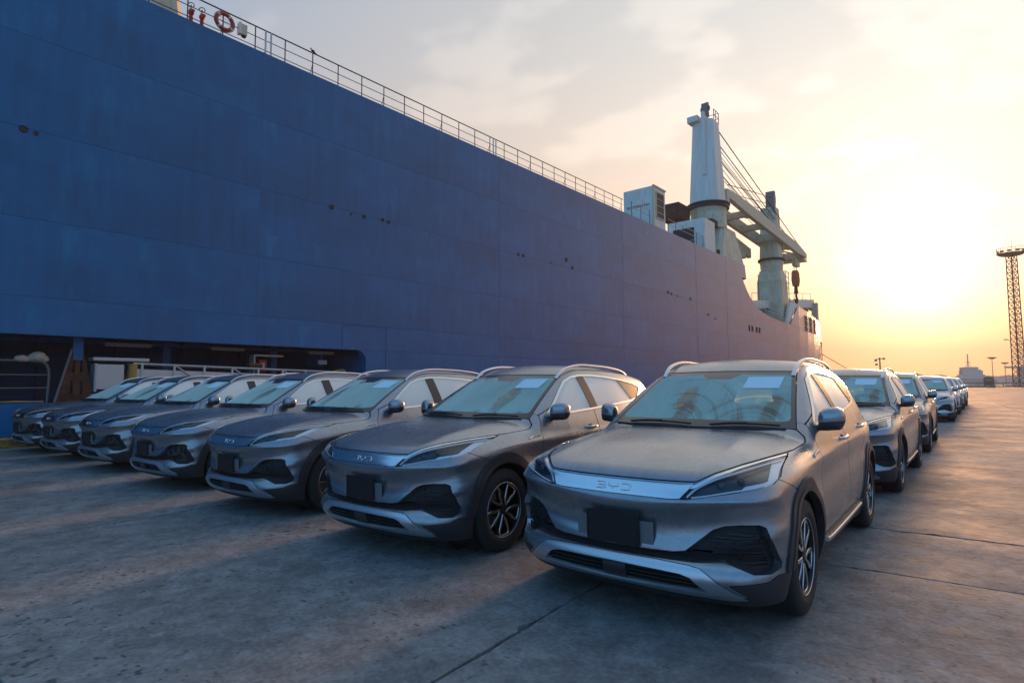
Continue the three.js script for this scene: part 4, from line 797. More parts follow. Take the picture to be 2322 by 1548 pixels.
// ---------------------------------------------------------------- cranes and deck gear
const prism = (pts, depth, z0) => new THREE.ExtrudeGeometry(new THREE.Shape(pts.map((q) => new THREE.Vector2(...q))), { depth, bevelEnabled: false }).translate(0, 0, z0);
function taper(w0, d0, w1, d1, h, ch = .22) {                        // eight-sided tapering box, base at y = 0
  const ring = (w, d) => { const c = Math.min(w, d) * ch, a = w / 2, b = d / 2; return [[a, b - c], [a - c, b], [-a + c, b], [-a, b - c], [-a, -b + c], [-a + c, -b], [a - c, -b], [a, -b + c]]; };
  const A = ring(w0, d0), B = ring(w1, d1), P = [], U = [], quad = (p, q, r, s) => { P.push(...p, ...q, ...r, ...p, ...r, ...s); U.push(0, 0, 1, 0, 1, 1, 0, 0, 1, 1, 0, 1); };
  for (let i = 0; i < 8; i++) { const j = (i + 1) % 8; quad([A[j][0], 0, A[j][1]], [A[i][0], 0, A[i][1]], [B[i][0], h, B[i][1]], [B[j][0], h, B[j][1]]); }
  for (let i = 1; i < 7; i++) { P.push(B[0][0], h, B[0][1], B[i + 1][0], h, B[i + 1][1], B[i][0], h, B[i][1]); U.push(0, 0, 0, 1, 1, 1); }
  const g = new THREE.BufferGeometry(); g.setAttribute('position', new THREE.Float32BufferAttribute(P, 3)); g.setAttribute('uv', new THREE.Float32BufferAttribute(U, 2)); g.computeVertexNormals();
  const n = g.attributes.normal; if (n.getX(0) * P[0] + n.getZ(0) * P[2] < 0) { const idx = []; for (let i = 0; i < P.length / 3; i += 3) idx.push(i, i + 2, i + 1); g.setIndex(idx); g.computeVertexNormals(); const q = g.toNonIndexed(); q.computeVertexNormals(); return q; }
  return g;
}
{
  const c1 = onS('deck_crane', 'tall white deck crane with black slewing ring and long jib', 'crane', 48.3, 0, -1.75, 'deck cranes of the ship');
  add(c1, 'pedestal', flat([taper(6.0, 3.4, 3.0, 2.9, 3.0, .1).translate(1.0, 11.2, 0), new THREE.CylinderGeometry(1.42, 1.5, 1.8, 36).translate(0, 15.0, 0), new THREE.CylinderGeometry(1.55, 1.42, .5, 36).translate(0, 15.7, 0)]), S.cream);
  add(c1, 'pedestal_skirt', taper(6.3, 3.5, 5.9, 3.44, 1.2, .1).translate(1.0, 10.3, 0), S.hull[1]);
  add(c1, 'slewing_ring', flat([new THREE.CylinderGeometry(1.72, 1.72, .34, 40).translate(0, 16.05, 0), new THREE.TorusGeometry(1.72, .09, 6, 40).rotateX(Math.PI / 2).translate(0, 16.22, 0)]), S.black);
  add(c1, 'column', taper(2.75, 2.5, 2.0, 1.75, 7.3, .2).translate(0, 16.2, 0), S.white);
  add(c1, 'head_box', flat([box(.75, 5.4, .25, -.75, 21.3, .30).translate(-.30, 0, 0), box(.9, .5, .9, -.95, 23.6, -.6)]), S.white);
  add(c1, 'sheave', flat([box(.14, 1.1, .5, -.95, 24.3, .32), box(.14, 1.25, .5, -.65, 24.35, .32), box(.12, 1.5, .14, -.4, 24.4, .30), new THREE.TorusGeometry(.34, .09, 8, 20).rotateY(Math.PI / 2).translate(-.8, 24.4, .32)]), S.steel);
  for (const [x, z] of [[.9, .8], [-.2, .8], [.9, -.8], [.2, .8]]) add(c1, 'head_post', bar2([x, 23.5, z], [x, 24.5, z], .03, 5), S.rail);
  for (const y of [24.0, 24.5]) add(c1, 'head_rail', flat([bar2([-.2, y, .8], [.9, y, .8], .025, 5), bar2([.9, y, .8], [.9, y, -.8], .025, 5)]), S.rail);
  add(c1, 'winch_house', flat([box(2.2, 1.3, 1.6, -3.0, 15.2, -1.6), box(1.3, .5, 1.1, -1.5, 14.3, .6)]), S.rust);
  for (const z of [1, -1]) add(c1, 'jib_hinge', box(.5, 1.5, .5, 1.45, 17.1, z), S.cream);
  // jib: two box girders with cross frames, running forward
  const J = (t) => [lerp(1.6, 27.2, t), lerp(17.6, 16.35, t)];
  for (const z of [1.0, -1.35]) {
    const n = [J(0), J(.2), J(.86), J(1)], top = [.35, .62, .62, .2], bot = [.35, .5, .5, .28], P = [];
    n.forEach((q, i) => P.push([q[0], q[1] + top[i]])); [...n].reverse().forEach((q, i) => P.push([q[0], q[1] - bot[3 - i]]));
    add(c1, 'jib_girder', prism(P, .42, z - .21), S.cream);
  }
  for (const t of [.22, .40, .58, .76, .95]) { const [x, y] = J(t); add(c1, 'jib_crossbeam', flat([box(.55, .55, 1.95, x, y - .28, -.17), prism([[x - .3, y - .5], [x + .9, y - .5], [x + .3, y + .1], [x - .3, y + .1]], .3, .5), prism([[x - .3, y - .5], [x + .9, y - .5], [x + .3, y + .1], [x - .3, y + .1]], .3, -1.1)]), S.cream); }
  for (const [t0, t1] of [[.76, .95], [.58, .76]]) { const a = J(t0), b = J(t1); add(c1, 'jib_brace', bar2([a[0], a[1] - .2, -1.1], [b[0], b[1] - .2, .8], .10, 6), S.cream); }
  add(c1, 'jib_head', flat([box(1.0, 1.1, 2.5, 26.9, 16.2, -.17), box(1.5, 1.1, .5, 26.0, 15.5, .3)]), S.cream);
  const tipLamp = add(c1, 'jib_platform', flat([box(.8, .06, .8, 28.0, 15.8, .6), bar2([28.3, 15.8, .95], [28.3, 16.7, .95], .03, 5), bar2([27.7, 15.8, .95], [27.7, 16.7, .95], .03, 5), bar2([27.7, 16.7, .95], [28.3, 16.7, .95], .03, 5)]), S.rail);
  let k = 0; for (const [y0, t1, z] of [[23.3, .99, .9], [22.5, .97, .5], [22.3, .96, .3], [22.0, .94, .1], [21.9, .92, -.2], [21.6, .88, -.5], [21.4, .84, .4], [21.2, .86, -.8], [20.9, .78, .6], [20.7, .80, -.3], [20.2, .62, .2], [19.6, .38, .5], [19.4, .46, -.5]]) { const [x, y] = J(t1); add(c1, 'cable', bar2([1.05 - .02 * k++, y0, z * .6], [x, y + .5, z], k < 3 ? .045 : .028, 5), k % 3 ? S.rust : S.rail); }
  // hook block hanging below the jib head
  const hk = onS('crane_hook', 'heavy rust brown hook block hanging below the crane jib', 'hook', 73.9, 12.9, -1.45); hk.scale.setScalar(SHIP_K * .74);
  add(hk, 'block', flat([prism([[-1.0, .2], [-1.0, 1.2], [-.9, 1.75], [-.5, 1.75], [-.5, 2.0], [.5, 2.0], [.5, 1.75], [.9, 1.75], [1.0, 1.2], [1.0, .2], [.6, -.5], [-.6, -.5]], .7, -.35), new THREE.CylinderGeometry(.75, .75, .9, 24).rotateX(Math.PI / 2).translate(0, .6, 0)]), S.orange);
  add(hk, 'shank', flat([new THREE.CylinderGeometry(.25, .3, 1.2, 12).translate(0, -1.0, 0), new THREE.CylinderGeometry(.34, .34, .3, 12).translate(0, -1.5, 0)]), S.rust);
  add(hk, 'hook', tube([[0, -1.6, 0], [.05, -2.2, 0], [.42, -2.6, 0], [.2, -3.1, 0], [-.3, -3.0, 0], [-.42, -2.6, 0]], .17, 20, 8), S.rust);
  for (const x of [-.7, .7]) add(hk, 'hoist_wire', bar2([x, 1.7, 0], [x * .9, 3.9, 0], .05, 5), S.rail);
  // second crane
  const c2 = onS('deck_crane', 'smaller grey deck crane standing on the low foredeck before the bow', 'crane', 66.6, 0, -2.0, 'deck cranes of the ship');
  add(c2, 'pedestal', flat([taper(2.8, 2.6, 2.7, 2.5, 5.2, .1).translate(0, 6.9, 0), taper(2.7, 2.5, 2.05, 2.1, 1.2, .1).translate(0, 12.1, 0), new THREE.CylinderGeometry(1.2, 1.1, 1.2, 30).translate(0, 13.8, 0)]), S.cream);
  add(c2, 'slewing_ring', new THREE.CylinderGeometry(1.38, 1.38, .22, 36).translate(0, 14.5, 0), S.black);
  add(c2, 'column', flat([taper(2.15, 2.0, 1.65, 1.6, 5.6, .16).translate(0, 14.6, 0)]), S.cream);
  add(c2, 'head_box', flat([box(.55, 2.0, .9, -.55, 20.6, .3), box(.5, 3.2, .9, .55, 20.7, 0), box(.6, .8, .7, 1.0, 21.5, 0)]), S.steel);
  for (let q = 0; q < 6; q++) add(c2, 'cable', bar2([-.9, 20.2 - q * .2, .7 - q * .22], [.9, 15.0 - q * .25, 1.1 - q * .1], .035, 5), S.rail);
  for (const [y, z] of [[21.3, .4], [20.6, .2], [20.1, -.3]]) add(c2, 'stay_wire', bar2([-.8, y, z], [-15.5, y - 2.6, z + .6], .035, 5), S.rust);
  add(c2, 'ladder', flat([bar2([1.9, 7, .9], [1.9, 13.5, .9], .05, 5), bar2([2.9, 7, .9], [2.9, 13.5, .9], .05, 5), ...Array.from({ length: 11 }, (_, i) => bar2([1.2, 7.5 + i * .6, .9], [2.9 + (i % 3) * .3, 7.5 + i * .6, .9], .04, 5))]), S.railWhite);
  add(c2, 'aft_jib', flat([prism([[-15.0, 16.3], [-15.0, 17.3], [-1.0, 15.9], [-1.0, 14.9]], .4, -2.2), box(3.0, .8, .6, -4.5, 14.9, -2.0)]), S.cream);
  // deckhouses at the rail
  const d1 = onS('ventilator_house', 'white ventilator house with rusty edges, tall black louvre and worn red lettering', 'deckhouse', 34.75, 11.2, -2.3);
  add(d1, 'house', rbox(1.75, 3.0, 2.2, .05, .875, 1.5, 1.1), S.white);
  add(d1, 'corner_post', flat([box(.16, 3.04, .10, .02, 1.5, 2.2), box(1.8, .10, .08, .9, 3.0, 2.22)]), S.cream);
  add(d1, 'louvre_frame', flat([box(1.16, .08, .05, .92, 2.66, 2.225), box(1.16, .08, .05, .92, .92, 2.225), box(.08, 1.8, .05, .36, 1.79, 2.225), box(.08, 1.8, .05, 1.48, 1.79, 2.225)]), S.cream);
  add(d1, 'louvre', box(1.04, 1.68, .03, .92, 1.79, 2.21), S.black); for (let q = 0; q < 3; q++) add(d1, 'louvre_bar', box(1.04, .03, .03, .92, 1.3 + q * .45, 2.24), S.railWhite);
  const font = await new FontLoader().loadAsync('fonts/droid/droid_sans_bold.typeface.json');
  const tg = new TextGeometry('NE. EPINCH PNS', { font, size: .155, depth: .008, curveSegments: 3, bevelEnabled: false }); tg.computeBoundingBox();
  add(d1, 'lettering', tg.rotateY(-Math.PI / 2).translate(-.006, 1.72, .25).rotateX(-.0), S.red);
  const d2 = onS('deck_workshop', 'low white deckhouse with a wide dark window behind the crane', 'deckhouse', 43.4, 11.2, -3.2);
  add(d2, 'house', rbox(2.1, 2.75, 3.05, .04, 1.05, 1.375, 1.52), S.white);
  add(d2, 'window', box(.06, 1.55, 1.7, -.005, 1.35, 1.35), S.black); for (const y of [.8, 1.1]) add(d2, 'window_bar', box(.05, .04, 1.7, -.05, y, 1.35), S.railWhite); add(d2, 'window_frame', flat([box(.05, .07, 1.9, -.02, 2.16, 1.35), box(.05, 1.6, .06, -.02, 1.35, .45), box(.05, 1.6, .06, -.02, 1.35, 2.25)]), S.white);
  const d3 = onS('deck_hut', 'long pale deck hut between the ventilator house and the crane', 'deckhouse', 38.4, 11.2, -4.6);
  add(d3, 'house', rbox(4.6, 1.9, 1.6, .04, 2.3, .95, .8), S.white); add(d3, 'roof_rail', flat([bar2([.4, 1.9, .7], [.4, 2.8, .7], .03, 5), bar2([2.2, 1.9, .7], [2.2, 2.8, .7], .03, 5), bar2([4, 1.9, .7], [4, 2.8, .7], .03, 5), bar2([.4, 2.8, .7], [4, 2.8, .7], .03, 5)]), S.railWhite);
  const v = onS('deck_ventilator', 'mushroom shaped ventilator on a thin pipe beside the deck hut', 'ventilator', 37.4, 11.2, -.9);
  add(v, 'pipe', new THREE.CylinderGeometry(.07, .07, 2.1, 10).translate(0, 1.05, 0), S.rust); add(v, 'cap', new THREE.LatheGeometry([[0, .18], [.2, .15], [.3, .04], [.3, 0], [0, 0]].map((q) => new THREE.Vector2(...q)), 18).translate(0, 2.05, 0), S.rust); add(v, 'brace', bar2([0, 1.7, 0], [.7, 0, 0], .03, 5), S.rust);
  const f = onS('funnel_housing', 'cream funnel casing streaked with rust at the deck edge', 'funnel', 5.2, 11.25, -2.2);
  add(f, 'casing', taper(2.7, 1.6, 2.0, 1.3, 3.2, .1).translate(0, .35, .3), S.cream); add(f, 'foot', taper(3.4, 1.9, 2.8, 1.7, .75, .1).translate(0, 0, .3), S.white);
  // small gear at the rail
  const hydrant = (s, n) => { const o = onS('fire_hydrant', 'small red deck hydrant with handwheel beside the funnel casing', 'hydrant', s, 11.66, -.95, 'two red hydrants at the deck edge'); add(o, 'body', flat([new THREE.CylinderGeometry(.05, .06, .55, 12).translate(0, .45, 0), new THREE.SphereGeometry(.085, 12, 8).translate(0, .62, 0), new THREE.CylinderGeometry(.045, .045, .16, 10).rotateX(1.3).translate(0, .6, .1)]), S.red); add(o, 'foot', new THREE.CylinderGeometry(.07, .09, .5, 10).translate(0, -.05, 0), S.red); add(o, 'handwheel', flat([new THREE.TorusGeometry(.08, .014, 6, 16).rotateX(1.2).translate(0, .86, 0), new THREE.CylinderGeometry(.015, .015, .16, 6).translate(0, .78, 0)]), S.steel); return o; };
  hydrant(6.62); hydrant(6.93);
  const lb = onS('lifebuoy', 'red ring lifebuoy hanging on the deck railing', 'lifebuoy', 7.42, 12.22, -.55); const ringG = new THREE.TorusGeometry(.24, .055, 12, 32); add(lb, 'ring', ringG, S.red);
  for (const a of [.8, 2.3, 3.9, 5.5]) add(lb, 'band', new THREE.TorusGeometry(.24, .058, 10, 4, .22).rotateZ(a), S.railWhite); add(lb, 'grab_line', new THREE.TorusGeometry(.31, .010, 5, 28), S.rope); for (let q = 0; q < 3; q++) add(lb, 'line', bar2([-.17, .12 - q * .12, 0], [.17, .06 - q * .12, 0], .006, 4), S.rope);
  const lbx = onS('light_box', 'grey metal box with a lamp hanging on the deck railing', 'box', 7.93, 12.05, -.55); add(lbx, 'case', rbox(.20, .34, .15, .015, .06, .17, 0), S.cream); add(lbx, 'lid', box(.06, .36, .17, -.06, .18, 0), S.white); add(lbx, 'lamp_foot', rbox(.12, .07, .1, .02, .08, -.02, 0), S.rust);
  const rc = onS('deck_fitting', 'rusty cleat standing by the rail beyond the ventilator house', 'cleat', 46.2, 11.2, -.2); add(rc, 'post', flat([new THREE.CylinderGeometry(.12, .14, .7, 10).translate(0, .35, 0), new THREE.CylinderGeometry(.06, .06, .6, 8).rotateZ(Math.PI / 2).translate(0, .55, 0)]), S.rust);
  const bird = onS('gull', 'small dark bird perched on the deck railing', 'bird', 10.4, 12.6, -.6);
  const bg2 = netSurface((x, y, z) => { const b = Math.hypot((x) / 1.7, (y - .055) / 1, z / 1) - .04, h = Math.hypot(x + .075, y - .11, z) - .024, t = Math.max(Math.hypot((y - .04 + x * .3), z * .6) - .016, Math.abs(x - .09) - .05), n = Math.max(Math.hypot(y - .10, z) - .007, Math.abs(x + .105) - .02); return smin(smin(smin(b, h, .03), t, .02), n, .01); }, [-.16, -.02, -.08], [.18, .16, .08], .009); add(bird, 'body', geo(bg2), S.black); add(bird, 'legs', flat([bar2([0, -.01, .012], [0, .03, .012], .004, 4), bar2([0, -.01, -.012], [0, .03, -.012], .004, 4)]), S.rust);
  // mooring: rope from the bow to the quay, jackstay wires
  const a = onShip(82.8, 4.9, -1.0), b = onQuay(128, .5, QUAY_EDGE + 1); const mr = thing('mooring_rope', 'thin mooring rope running down from the bow to the quay', 'rope', undefined, [a.x, a.y, a.z]);
  add(mr, 'rope', tube([[0, 0, 0], [(b.x - a.x) * .5, (b.y - a.y) * .5 - .5, (b.z - a.z) * .5], [b.x - a.x, b.y - a.y, b.z - a.z]], .05, 30, 5), S.rail);
  const aw = onS('anchor_wire', 'two crossing wires hanging from the bow', 'wire', 83.0, 0, -1.0); add(aw, 'wire', bar2([.2, 6.4, 0], [-1.2, .6, .3], .045, 5), S.rail); add(aw, 'wire', bar2([-.7, 5.0, 0], [-.3, .6, .2], .035, 5), S.rail);
  const bo = thing('bollard', 'iron mooring bollard on the quay beyond the bow', 'bollard', undefined, [b.x, 0, b.z]); add(bo, 'post', new THREE.LatheGeometry([[0, .62], [.22, .6], [.26, .52], [.17, .42], [.15, .1], [.28, 0], [0, 0]].map((q) => new THREE.Vector2(...q)), 20), S.steel); add(bo, 'rope_loop', new THREE.TorusGeometry(.2, .05, 6, 20).rotateX(Math.PI / 2).translate(0, .36, 0), S.rope);
}
// ---------------------------------------------------------------- gear stowed in the side opening
{
  const gw = onS('gangway', 'long aluminium gangway ladder stowed along the side opening', 'gangway', 4.7, .88, -.55), m = S.alu;
  const top = (s) => lerp(.98, .80, s / 7.3), P = (s, y, z = 0) => [s, y, z];
  for (const z of [-.22, .22]) { add(gw, 'top_rail', bar2(P(.6, top(.6), z), P(7.0, top(7.0), z), .03, 8), m); add(gw, 'side_beam', prism([[.6, top(.6) - .36], [7.2, top(7.2) - .34], [7.2, top(7.2) - .16], [.6, top(.6) - .14]], .05, z - .025), m); }
  for (let k = 0; k < 30; k++) { const s = .75 + k * .215; add(gw, 'rung', bar2(P(s, top(s) - .25, -.2), P(s, top(s) - .25, .2), .018, 6), m); }
  for (let k = 0; k < 9; k++) { const s = .8 + k * .78; add(gw, 'post', box(.05, .40, .05, s, top(s) - .2, .25), m); if (k % 2) add(gw, 'diagonal', bar2(P(s, top(s), .26), P(s + .55, top(s + .55) - .36, .26), .022, 6), m); }
  add(gw, 'head_platform', flat([rbox(1.25, .09, .5, .02, .35, 1.06, 0), box(.6, .62, .04, .1, .62, .2), box(.05, .7, .4, -.2, .6, 0)]), m);
  add(gw, 'roller', new THREE.CylinderGeometry(.11, .11, .75, 16).translate(.62, .58, .16), S.amber);
  const tr = onS('stowed_ramp_plate', 'rusty triangular steel plate leaning in the side opening', 'plate', 4.12, .88, -.45);
  add(tr, 'plate', (() => { const s = new THREE.Shape([[-.42, 0], [.36, 0], [.12, 1.28], [-.12, 1.28]].map((q) => new THREE.Vector2(...q))); for (const [x, y] of [[-.10, .18], [.10, .18], [-.07, .72], [.08, .72]]) s.holes.push(new THREE.Path([[x - .025, y], [x + .025, y], [x + .025, y + .34], [x - .025, y + .34]].map((q) => new THREE.Vector2(...q)))); return new THREE.ExtrudeGeometry(s, { depth: .06, bevelEnabled: false }); })(), S.rust);
  add(tr, 'arm', flat([box(.20, .55, .10, 0, 1.30, .03)]), S.inner); add(tr, 'edge', bar2([-.42, 0, .05], [-.12, 1.28, .05], .03, 6), S.steel);
  const pr = onS('pipe_rail', 'dark bent pipe railing at the edge of the side opening', 'railing', 2.3, .88, -.60);
  add(pr, 'top_pipe', tube([[-3, .98, 0], [1.0, .98, 0], [1.22, .95, 0], [1.30, .80, 0], [1.30, 0, 0]], .032, 40, 8), S.steel); for (const y of [.35, .66]) add(pr, 'middle_pipe', bar2([-3, y, 0], [1.3, y, 0], .018, 6), S.steel); for (const x of [-2, -.8, .3]) add(pr, 'post', bar2([x, 0, 0], [x, .98, 0], .025, 6), S.steel);
  const cl = onS('cloth_bundle', 'crumpled cream cloth bundle lying on the pipe railing', 'cloth', 3.25, 1.86, -.60); const cn = makeNoise(91);
  const cb = netSurface((x, y, z) => Math.min(Math.hypot((x + .16) / 1.5, (y - .06) / .85, z / 1.2) - .10, Math.hypot((x - .12) / 1.5, (y - .11) / 1.0, z / 1.2) - .12, Math.hypot((x - .25) / 1.2, (y - .06), z) - .09) + .05 * (fbm(cn, x * .4 + .5, y * .4 + z * .3 + .5, 16, 3) - .5), [-.4, -.08, -.22], [.45, .3, .22], .022); add(cl, 'cloth', geo(cb), S.cloth);
  const ropeGear = (s, o, n, label) => { const g = onS('rope_coil', label, 'rope', s, .88, o); for (let k = 0; k < n; k++) add(g, 'coil', new THREE.TorusGeometry(.20 - k * .02, .032, 6, 24).rotateX(Math.PI / 2).translate(0, .035 + k * .06, 0), S.rope); add(g, 'tail', tube([[.2, .03, 0], [.5, .04, .1], [.75, .03, -.05], [1.0, .03, .1]], .028, 20, 6), S.rope); };
  ropeGear(2.45, -.25, 2, 'coiled brown rope on the sill below the pipe railing');
  const fx = onS('fire_box', 'bright red fire hose box hanging in the lit recess', 'fire box', 9.1, 1.65, -1.05); add(fx, 'case', rbox(.26, .42, .18, .02, 0, .21, 0), S.red); add(fx, 'sign', box(.10, .22, .01, 0, .21, .096), S.railWhite); add(fx, 'recess_frame', flat([box(.05, .6, .3, -.28, .25, -.05), box(.95, .05, .3, .2, .55, -.05)]), S.alu);
  const vb = onS('valve_gear', 'small valve wheel and hose behind the rusty plate', 'valve', 4.85, .88, -.55); add(vb, 'pipe', flat([new THREE.CylinderGeometry(.05, .05, .75, 10).translate(0, .37, 0), new THREE.TorusGeometry(.10, .02, 6, 16).translate(0, .78, .05)]), S.inner); add(vb, 'hose', tube([[.05, .7, .05], [.2, .75, .1], [.32, .6, .1], [.28, .2, .08], [.1, .05, .05]], .025, 20, 6), S.orange);
  const cr = onS('tool_crate', 'rust orange crate and lashing gear beside the end of the gangway', 'crate', 11.55, 1.52, -.50); add(cr, 'crate', rbox(.55, .14, .4, .02, 0, .09, 0), S.orange); add(cr, 'lashing', tube([[-.3, .16, .1], [-.1, .22, 0], [.12, .24, .1], [.3, .15, 0]], .035, 16, 6), S.amber); add(cr, 'stand', box(.45, .62, .35, 0, -.32, 0), S.dark);
  const bx = onS('tool_box', 'dull red box lying on top of the stowed gangway', 'box', 8.6, 1.78, -.55); add(bx, 'case', rbox(.42, .12, .3, .02, 0, .06, 0), S.rust); add(bx, 'lid', rbox(.40, .03, .28, .01, .02, .135, 0), S.steel);
  const eb = onS('switch_box', 'small grey electric box with a hanging cable on the bay wall', 'switch box', 11.35, 2.05, -1.2); add(eb, 'case', rbox(.32, .16, .12, .02), S.railWhite); add(eb, 'cable', tube([[.1, -.05, .02], [.14, -.3, .02], [.05, -.4, .02], [-.02, -.3, .02]], .012, 16, 5), S.black); add(eb, 'bracket', box(.06, .5, .9, 0, .1, -.5), S.inner);
}
// ---------------------------------------------------------------- the far yard
{
  const latt = std({ color: lin(.22, .075, .04), roughness: .7 }), grey = std({ color: lin(.18, .16, .15), roughness: .7 });
  // floodlight mast
  const T = thing('floodlight_mast', 'tall rust red lattice mast with a round lamp platform on top', 'light mast', undefined, [122.3, 0, -141.6], .12), HT = 32.2, w = (y) => lerp(.86, .72, y / HT), legs = [[1, 1], [-1, 1], [-1, -1], [1, -1]];
  for (const [a, b] of legs) add(T, 'leg', bar2([a * w(0), 0, b * w(0)], [a * w(HT), HT, b * w(HT)], .12, 6), latt);
  const N = 22; for (let k = 0; k < N; k++) { const y0 = HT * k / N, y1 = HT * (k + 1) / N, W0 = w(y0), W1 = w(y1), parts = []; for (let q = 0; q < 4; q++) { const [a, b] = legs[q], [c, d] = legs[(q + 1) % 4]; parts.push(bar2([a * W0, y0, b * W0], [c * W0, y0, d * W0], .07, 4), bar2([a * W0, y0, b * W0], [c * W1, y1, d * W1], .065, 4), bar2([c * W0, y0, d * W0], [a * W1, y1, b * W1], .065, 4)); } add(T, 'lattice_bay', flat(parts), latt); }
  add(T, 'platform', flat([new THREE.CylinderGeometry(2.9, 2.2, .45, 24).translate(0, HT + .1, 0)]), latt); add(T, 'platform_rail', flat([new THREE.TorusGeometry(2.8, .07, 5, 28).rotateX(Math.PI / 2).translate(0, HT + 1.5, 0), new THREE.TorusGeometry(2.8, .05, 5, 28).rotateX(Math.PI / 2).translate(0, HT + .95, 0), ...Array.from({ length: 12 }, (_, i) => bar2([2.8 * Math.cos(i * .5236), HT + .3, 2.8 * Math.sin(i * .5236)], [2.8 * Math.cos(i * .5236), HT + 1.5, 2.8 * Math.sin(i * .5236)], .05, 4))]), latt);
  for (let i = 0; i < 10; i++) { const a = i * .628; add(T, 'floodlight', box(.7, .5, .35).rotateY(-a + Math.PI / 2).translate(2.55 * Math.cos(a), HT + .75, 2.55 * Math.sin(a)), std({ color: lin(.5, .42, .28), roughness: .5 })); }
  add(T, 'aerial', bar2([.3, HT, 0], [.3, HT + 4.2, 0], .045, 5), latt);
  for (const s of [-1, 1]) add(T, 'side_lamp', flat([bar2([s * 1.4, 11, 0], [s * 3.0, 11.4, .2], .07, 5), box(.8, .22, .4, s * 3.2, 11.4, .2)]), grey);
  add(T, 'ladder', flat([bar2([-.25, 0, .9], [-.2, HT, .7], .05, 4), bar2([.25, 0, .9], [.2, HT, .7], .05, 4)]), latt);
  // barrier along the far edge of the yard
  const B = thing('pipe_barrier', 'long dark pipe barrier along the far edge of the yard', 'barrier', undefined, [113.5, 0, -141]);
  add(B, 'rail', bar2([-13.5, 1.0, 0], [30, 1.0, -2], .11, 8), grey); add(B, 'kerb', box(44, .3, .4, 8.2, .1, -1), std({ color: lin(.07, .045, .04), roughness: .8 })); for (let k = 0; k < 15; k++) add(B, 'post', bar2([-13.2 + k * 3.05, 0, -.05 - k * .14], [-13.2 + k * 3.05, 1.0, -.05 - k * .14], .07, 6), grey);
  // van parked at the barrier
  const dk = std({ color: lin(.030, .022, .03), roughness: .45 }), V = thing('cargo_van', 'dark van seen from behind, parked by the far pipe barrier', 'van', undefined, [115.2, 0, -142], -.68);
  const pf = new THREE.Shape([[-2.3, .45], [2.4, .45], [2.45, 1.0], [2.1, 1.25], [1.4, 2.15], [-2.2, 2.25], [-2.35, 1.2]].map((q) => new THREE.Vector2(...q)));
  add(V, 'body', new THREE.ExtrudeGeometry(pf, { depth: 1.84, bevelEnabled: true, bevelSize: .06, bevelThickness: .06, bevelSegments: 2 }).rotateY(-Math.PI / 2).translate(.92, 0, 0).rotateY(Math.PI), dk);
  for (const s of [-1, 1]) { for (const z of [-1.5, 1.45]) add(V, 'wheel', new THREE.CylinderGeometry(.36, .36, .24, 20).rotateZ(Math.PI / 2).translate(s * .86, .36, z), carMat.rubber); add(V, 'side_window', box(.02, .6, 2.6, s * .985, 1.7, .3), S.black); add(V, 'tail_lamp', box(.14, .4, .04, s * .82, 1.1, 2.42), S.red); }
  add(V, 'rear_window', box(1.5, .6, .04, 0, 1.75, 2.35), std({ color: lin(.16, .13, .11), roughness: .15 })); add(V, 'rear_bumper', rbox(1.86, .2, .12, .03, 0, .55, 2.45), S.steel); add(V, 'roof_load', box(1.3, .14, 2.4, 0, 2.38, 0), S.rust);
  // lamp posts and poles
  const post = (x, z, h, label, head) => { const o = thing('lamp_post', label, 'lamp post', undefined, [x, 0, z]); add(o, 'pole', new THREE.CylinderGeometry(.10, .16, h, 10).translate(0, h / 2, 0), grey); if (head === 'disc') add(o, 'head', new THREE.CylinderGeometry(1.7, .7, .7, 18).translate(0, h, 0), grey); else { add(o, 'crossarm', bar2([-.9, h - .35, 0], [.9, h - .1, 0], .07, 5), grey); for (const [s, y] of [[-.7, -.5], [-.6, -1.2], [.7, -.2]]) add(o, 'lamp', rbox(.34, .3, .3, .05, s, h + y, 0), grey); } };
  post(64, -102, 5.6, 'short pole with lamps on a crossarm beyond the bow', 'arm');
  post(190, -232, 10.5, 'far slender lamp post with a flat round head', 'disc');
  post(232, -276, 9.8, 'farther lamp post with a flat round head by the harbour cranes', 'disc');
  // ships and cranes across the water, deep in the haze
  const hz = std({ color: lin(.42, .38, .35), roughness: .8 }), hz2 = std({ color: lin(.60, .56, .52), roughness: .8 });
  const F = thing('harbour_ship', 'small ship with a tall mast far off in the haze', 'ship', undefined, [262, -2.2, -336], -.35);
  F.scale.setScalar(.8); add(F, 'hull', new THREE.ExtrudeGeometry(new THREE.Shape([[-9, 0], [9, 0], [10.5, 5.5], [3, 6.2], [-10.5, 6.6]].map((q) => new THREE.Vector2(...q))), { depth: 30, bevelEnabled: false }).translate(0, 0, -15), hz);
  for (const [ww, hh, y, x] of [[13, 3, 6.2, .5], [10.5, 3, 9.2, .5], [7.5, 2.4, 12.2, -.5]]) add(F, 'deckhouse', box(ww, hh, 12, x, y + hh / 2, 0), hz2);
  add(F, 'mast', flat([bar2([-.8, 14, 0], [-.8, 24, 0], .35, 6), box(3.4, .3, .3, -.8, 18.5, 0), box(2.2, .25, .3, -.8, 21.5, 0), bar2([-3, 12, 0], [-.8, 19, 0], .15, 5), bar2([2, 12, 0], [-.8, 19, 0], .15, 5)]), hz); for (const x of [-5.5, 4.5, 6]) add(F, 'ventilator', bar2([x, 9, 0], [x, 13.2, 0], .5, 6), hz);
  const F2 = thing('harbour_ship', 'large pale ship block with a bridge wing beside the harbour crane in the haze', 'ship', undefined, [345, -2.2, -388], -.5);
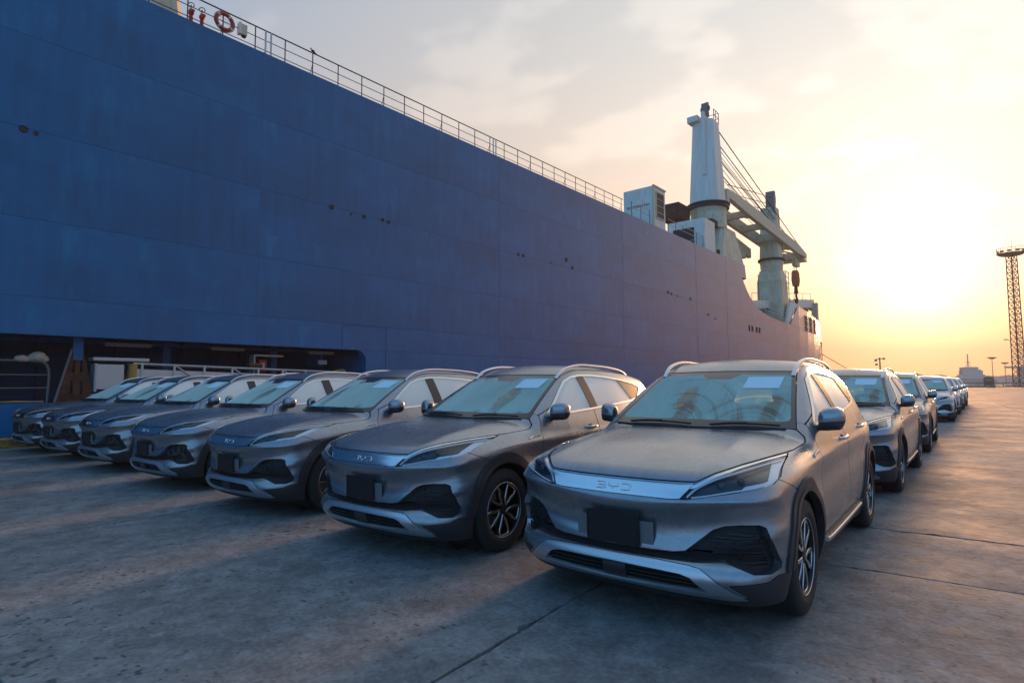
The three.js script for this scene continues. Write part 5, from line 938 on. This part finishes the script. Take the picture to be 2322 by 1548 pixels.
  F2.scale.setScalar(.76); add(F2, 'hull', box(34, 7, 30, 0, 3.5, 0), hz2); add(F2, 'bridge', flat([box(24, 9, 14, 2, 11.5, 0), box(34, 1.6, 10, -2, 17, 0), box(14, 3, 10, 1, 19, 0)]), hz2); add(F2, 'mast', flat([bar2([-6, 20, 0], [-6, 30, 0], .5, 6), bar2([-6, 27, 0], [-9, 24, 0], .3, 5)]), hz2);
  const C = thing('harbour_crane', 'tall slim harbour crane tower far off in the haze', 'crane', undefined, [372, -2, -402], .2);
  const lat = []; for (const [a, b] of legs) lat.push(bar2([a * 4, 0, b * 4], [a * .7, 33, b * .7], .55, 5)); for (let k = 0; k < 10; k++) { const y = k * 3.3, q = lerp(4, .7, y / 33), q2 = lerp(4, .7, (y + 3.3) / 33); lat.push(bar2([-q, y, q], [q2, y + 3.3, q2], .35, 4), bar2([q, y, -q], [-q2, y + 3.3, -q2], .35, 4)); } add(C, 'tower', flat(lat), hz2); add(C, 'jib', bar2([0, 31, 0], [-8, 26, 0], .6, 5), hz2); add(C, 'cab', box(4, 4, 4, 0, 21, 0), hz2);
  // low shore on the other side of the basin
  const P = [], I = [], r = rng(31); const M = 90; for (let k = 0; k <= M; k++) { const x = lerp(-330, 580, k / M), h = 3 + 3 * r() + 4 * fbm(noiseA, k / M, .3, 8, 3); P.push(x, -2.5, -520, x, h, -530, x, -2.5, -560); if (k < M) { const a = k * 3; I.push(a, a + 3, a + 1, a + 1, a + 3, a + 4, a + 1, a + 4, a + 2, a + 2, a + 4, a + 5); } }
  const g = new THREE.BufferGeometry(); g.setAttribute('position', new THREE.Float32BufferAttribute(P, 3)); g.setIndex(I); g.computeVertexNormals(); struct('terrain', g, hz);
}
// ---------------------------------------------------------------- rows of new cars
{
  const proto = makeCar(.022, carMat.paint, true), far = makeCar(.036, carMat.paint, true), white = makeCar(.05, carMat.whitePaint, false);   // the far ones carry fewer faces
  const place = (src, x, z, name, label, group, fog, turn = 0) => {
    const c = src.clone(); c.name = numbered(name); c.position.set(x, 0, z); c.rotation.y = HEAD + turn; c.userData = { label, category: 'car', group }; scene.add(c);
    c.traverse((o) => { if (o.name === 'windscreen') o.material = screenMats[fog]; }); return c;
  };
  const row = 'grey SUVs in the front row', G = 'dusty grey SUV ';
  const q = [[.08, -6.63], [-1.79, -8.21], [-3.72, -9.81], [-5.66, -11.43], [-7.48, -12.89], [-9.16, -14.2]];
  place(proto, CAR1[0], CAR1[1], 'parked_suv', 'dusty grey SUV at the open end of the front row, windscreen streaked by wiper arcs', row, 0);
  const which = ['second in the front row from the open end', 'third in the front row from the open end', 'fourth in the front row from the open end', 'fifth in the front row, third from the blue ship', 'sixth in the front row, second from the blue ship', 'at the end of the front row beside the blue ship'];
  const wob = [.004, -.006, .005, -.004, .006, .0];
  q.forEach(([x, z], i) => place(i < 2 ? proto : far, x, z, 'parked_suv', G + which[i], row, 1 + (i % 2), wob[i]));
  place(proto, 5.15, -9.20, 'parked_suv', G + 'parked right behind the car at the open end of the row', 'grey SUVs parked behind', 0, -.01);
  place(far, 8.49, -13.41, 'parked_suv', G + 'third back in the file, ahead of the white cars', 'grey SUVs parked behind', 1, .005);
  const W = ['first white SUV in the file behind the grey cars', 'second white SUV in the file behind the grey cars', 'third white SUV in the file behind the grey cars', 'last white SUV in the file behind the grey cars'];
  for (let k = 0; k < 4; k++) place(white, 15.6 + k * 3.55, -22.2 - k * 4.4, 'parked_white_suv', W[k], 'white SUVs in the far file', 2);
}
renderer.render(scene, camera);
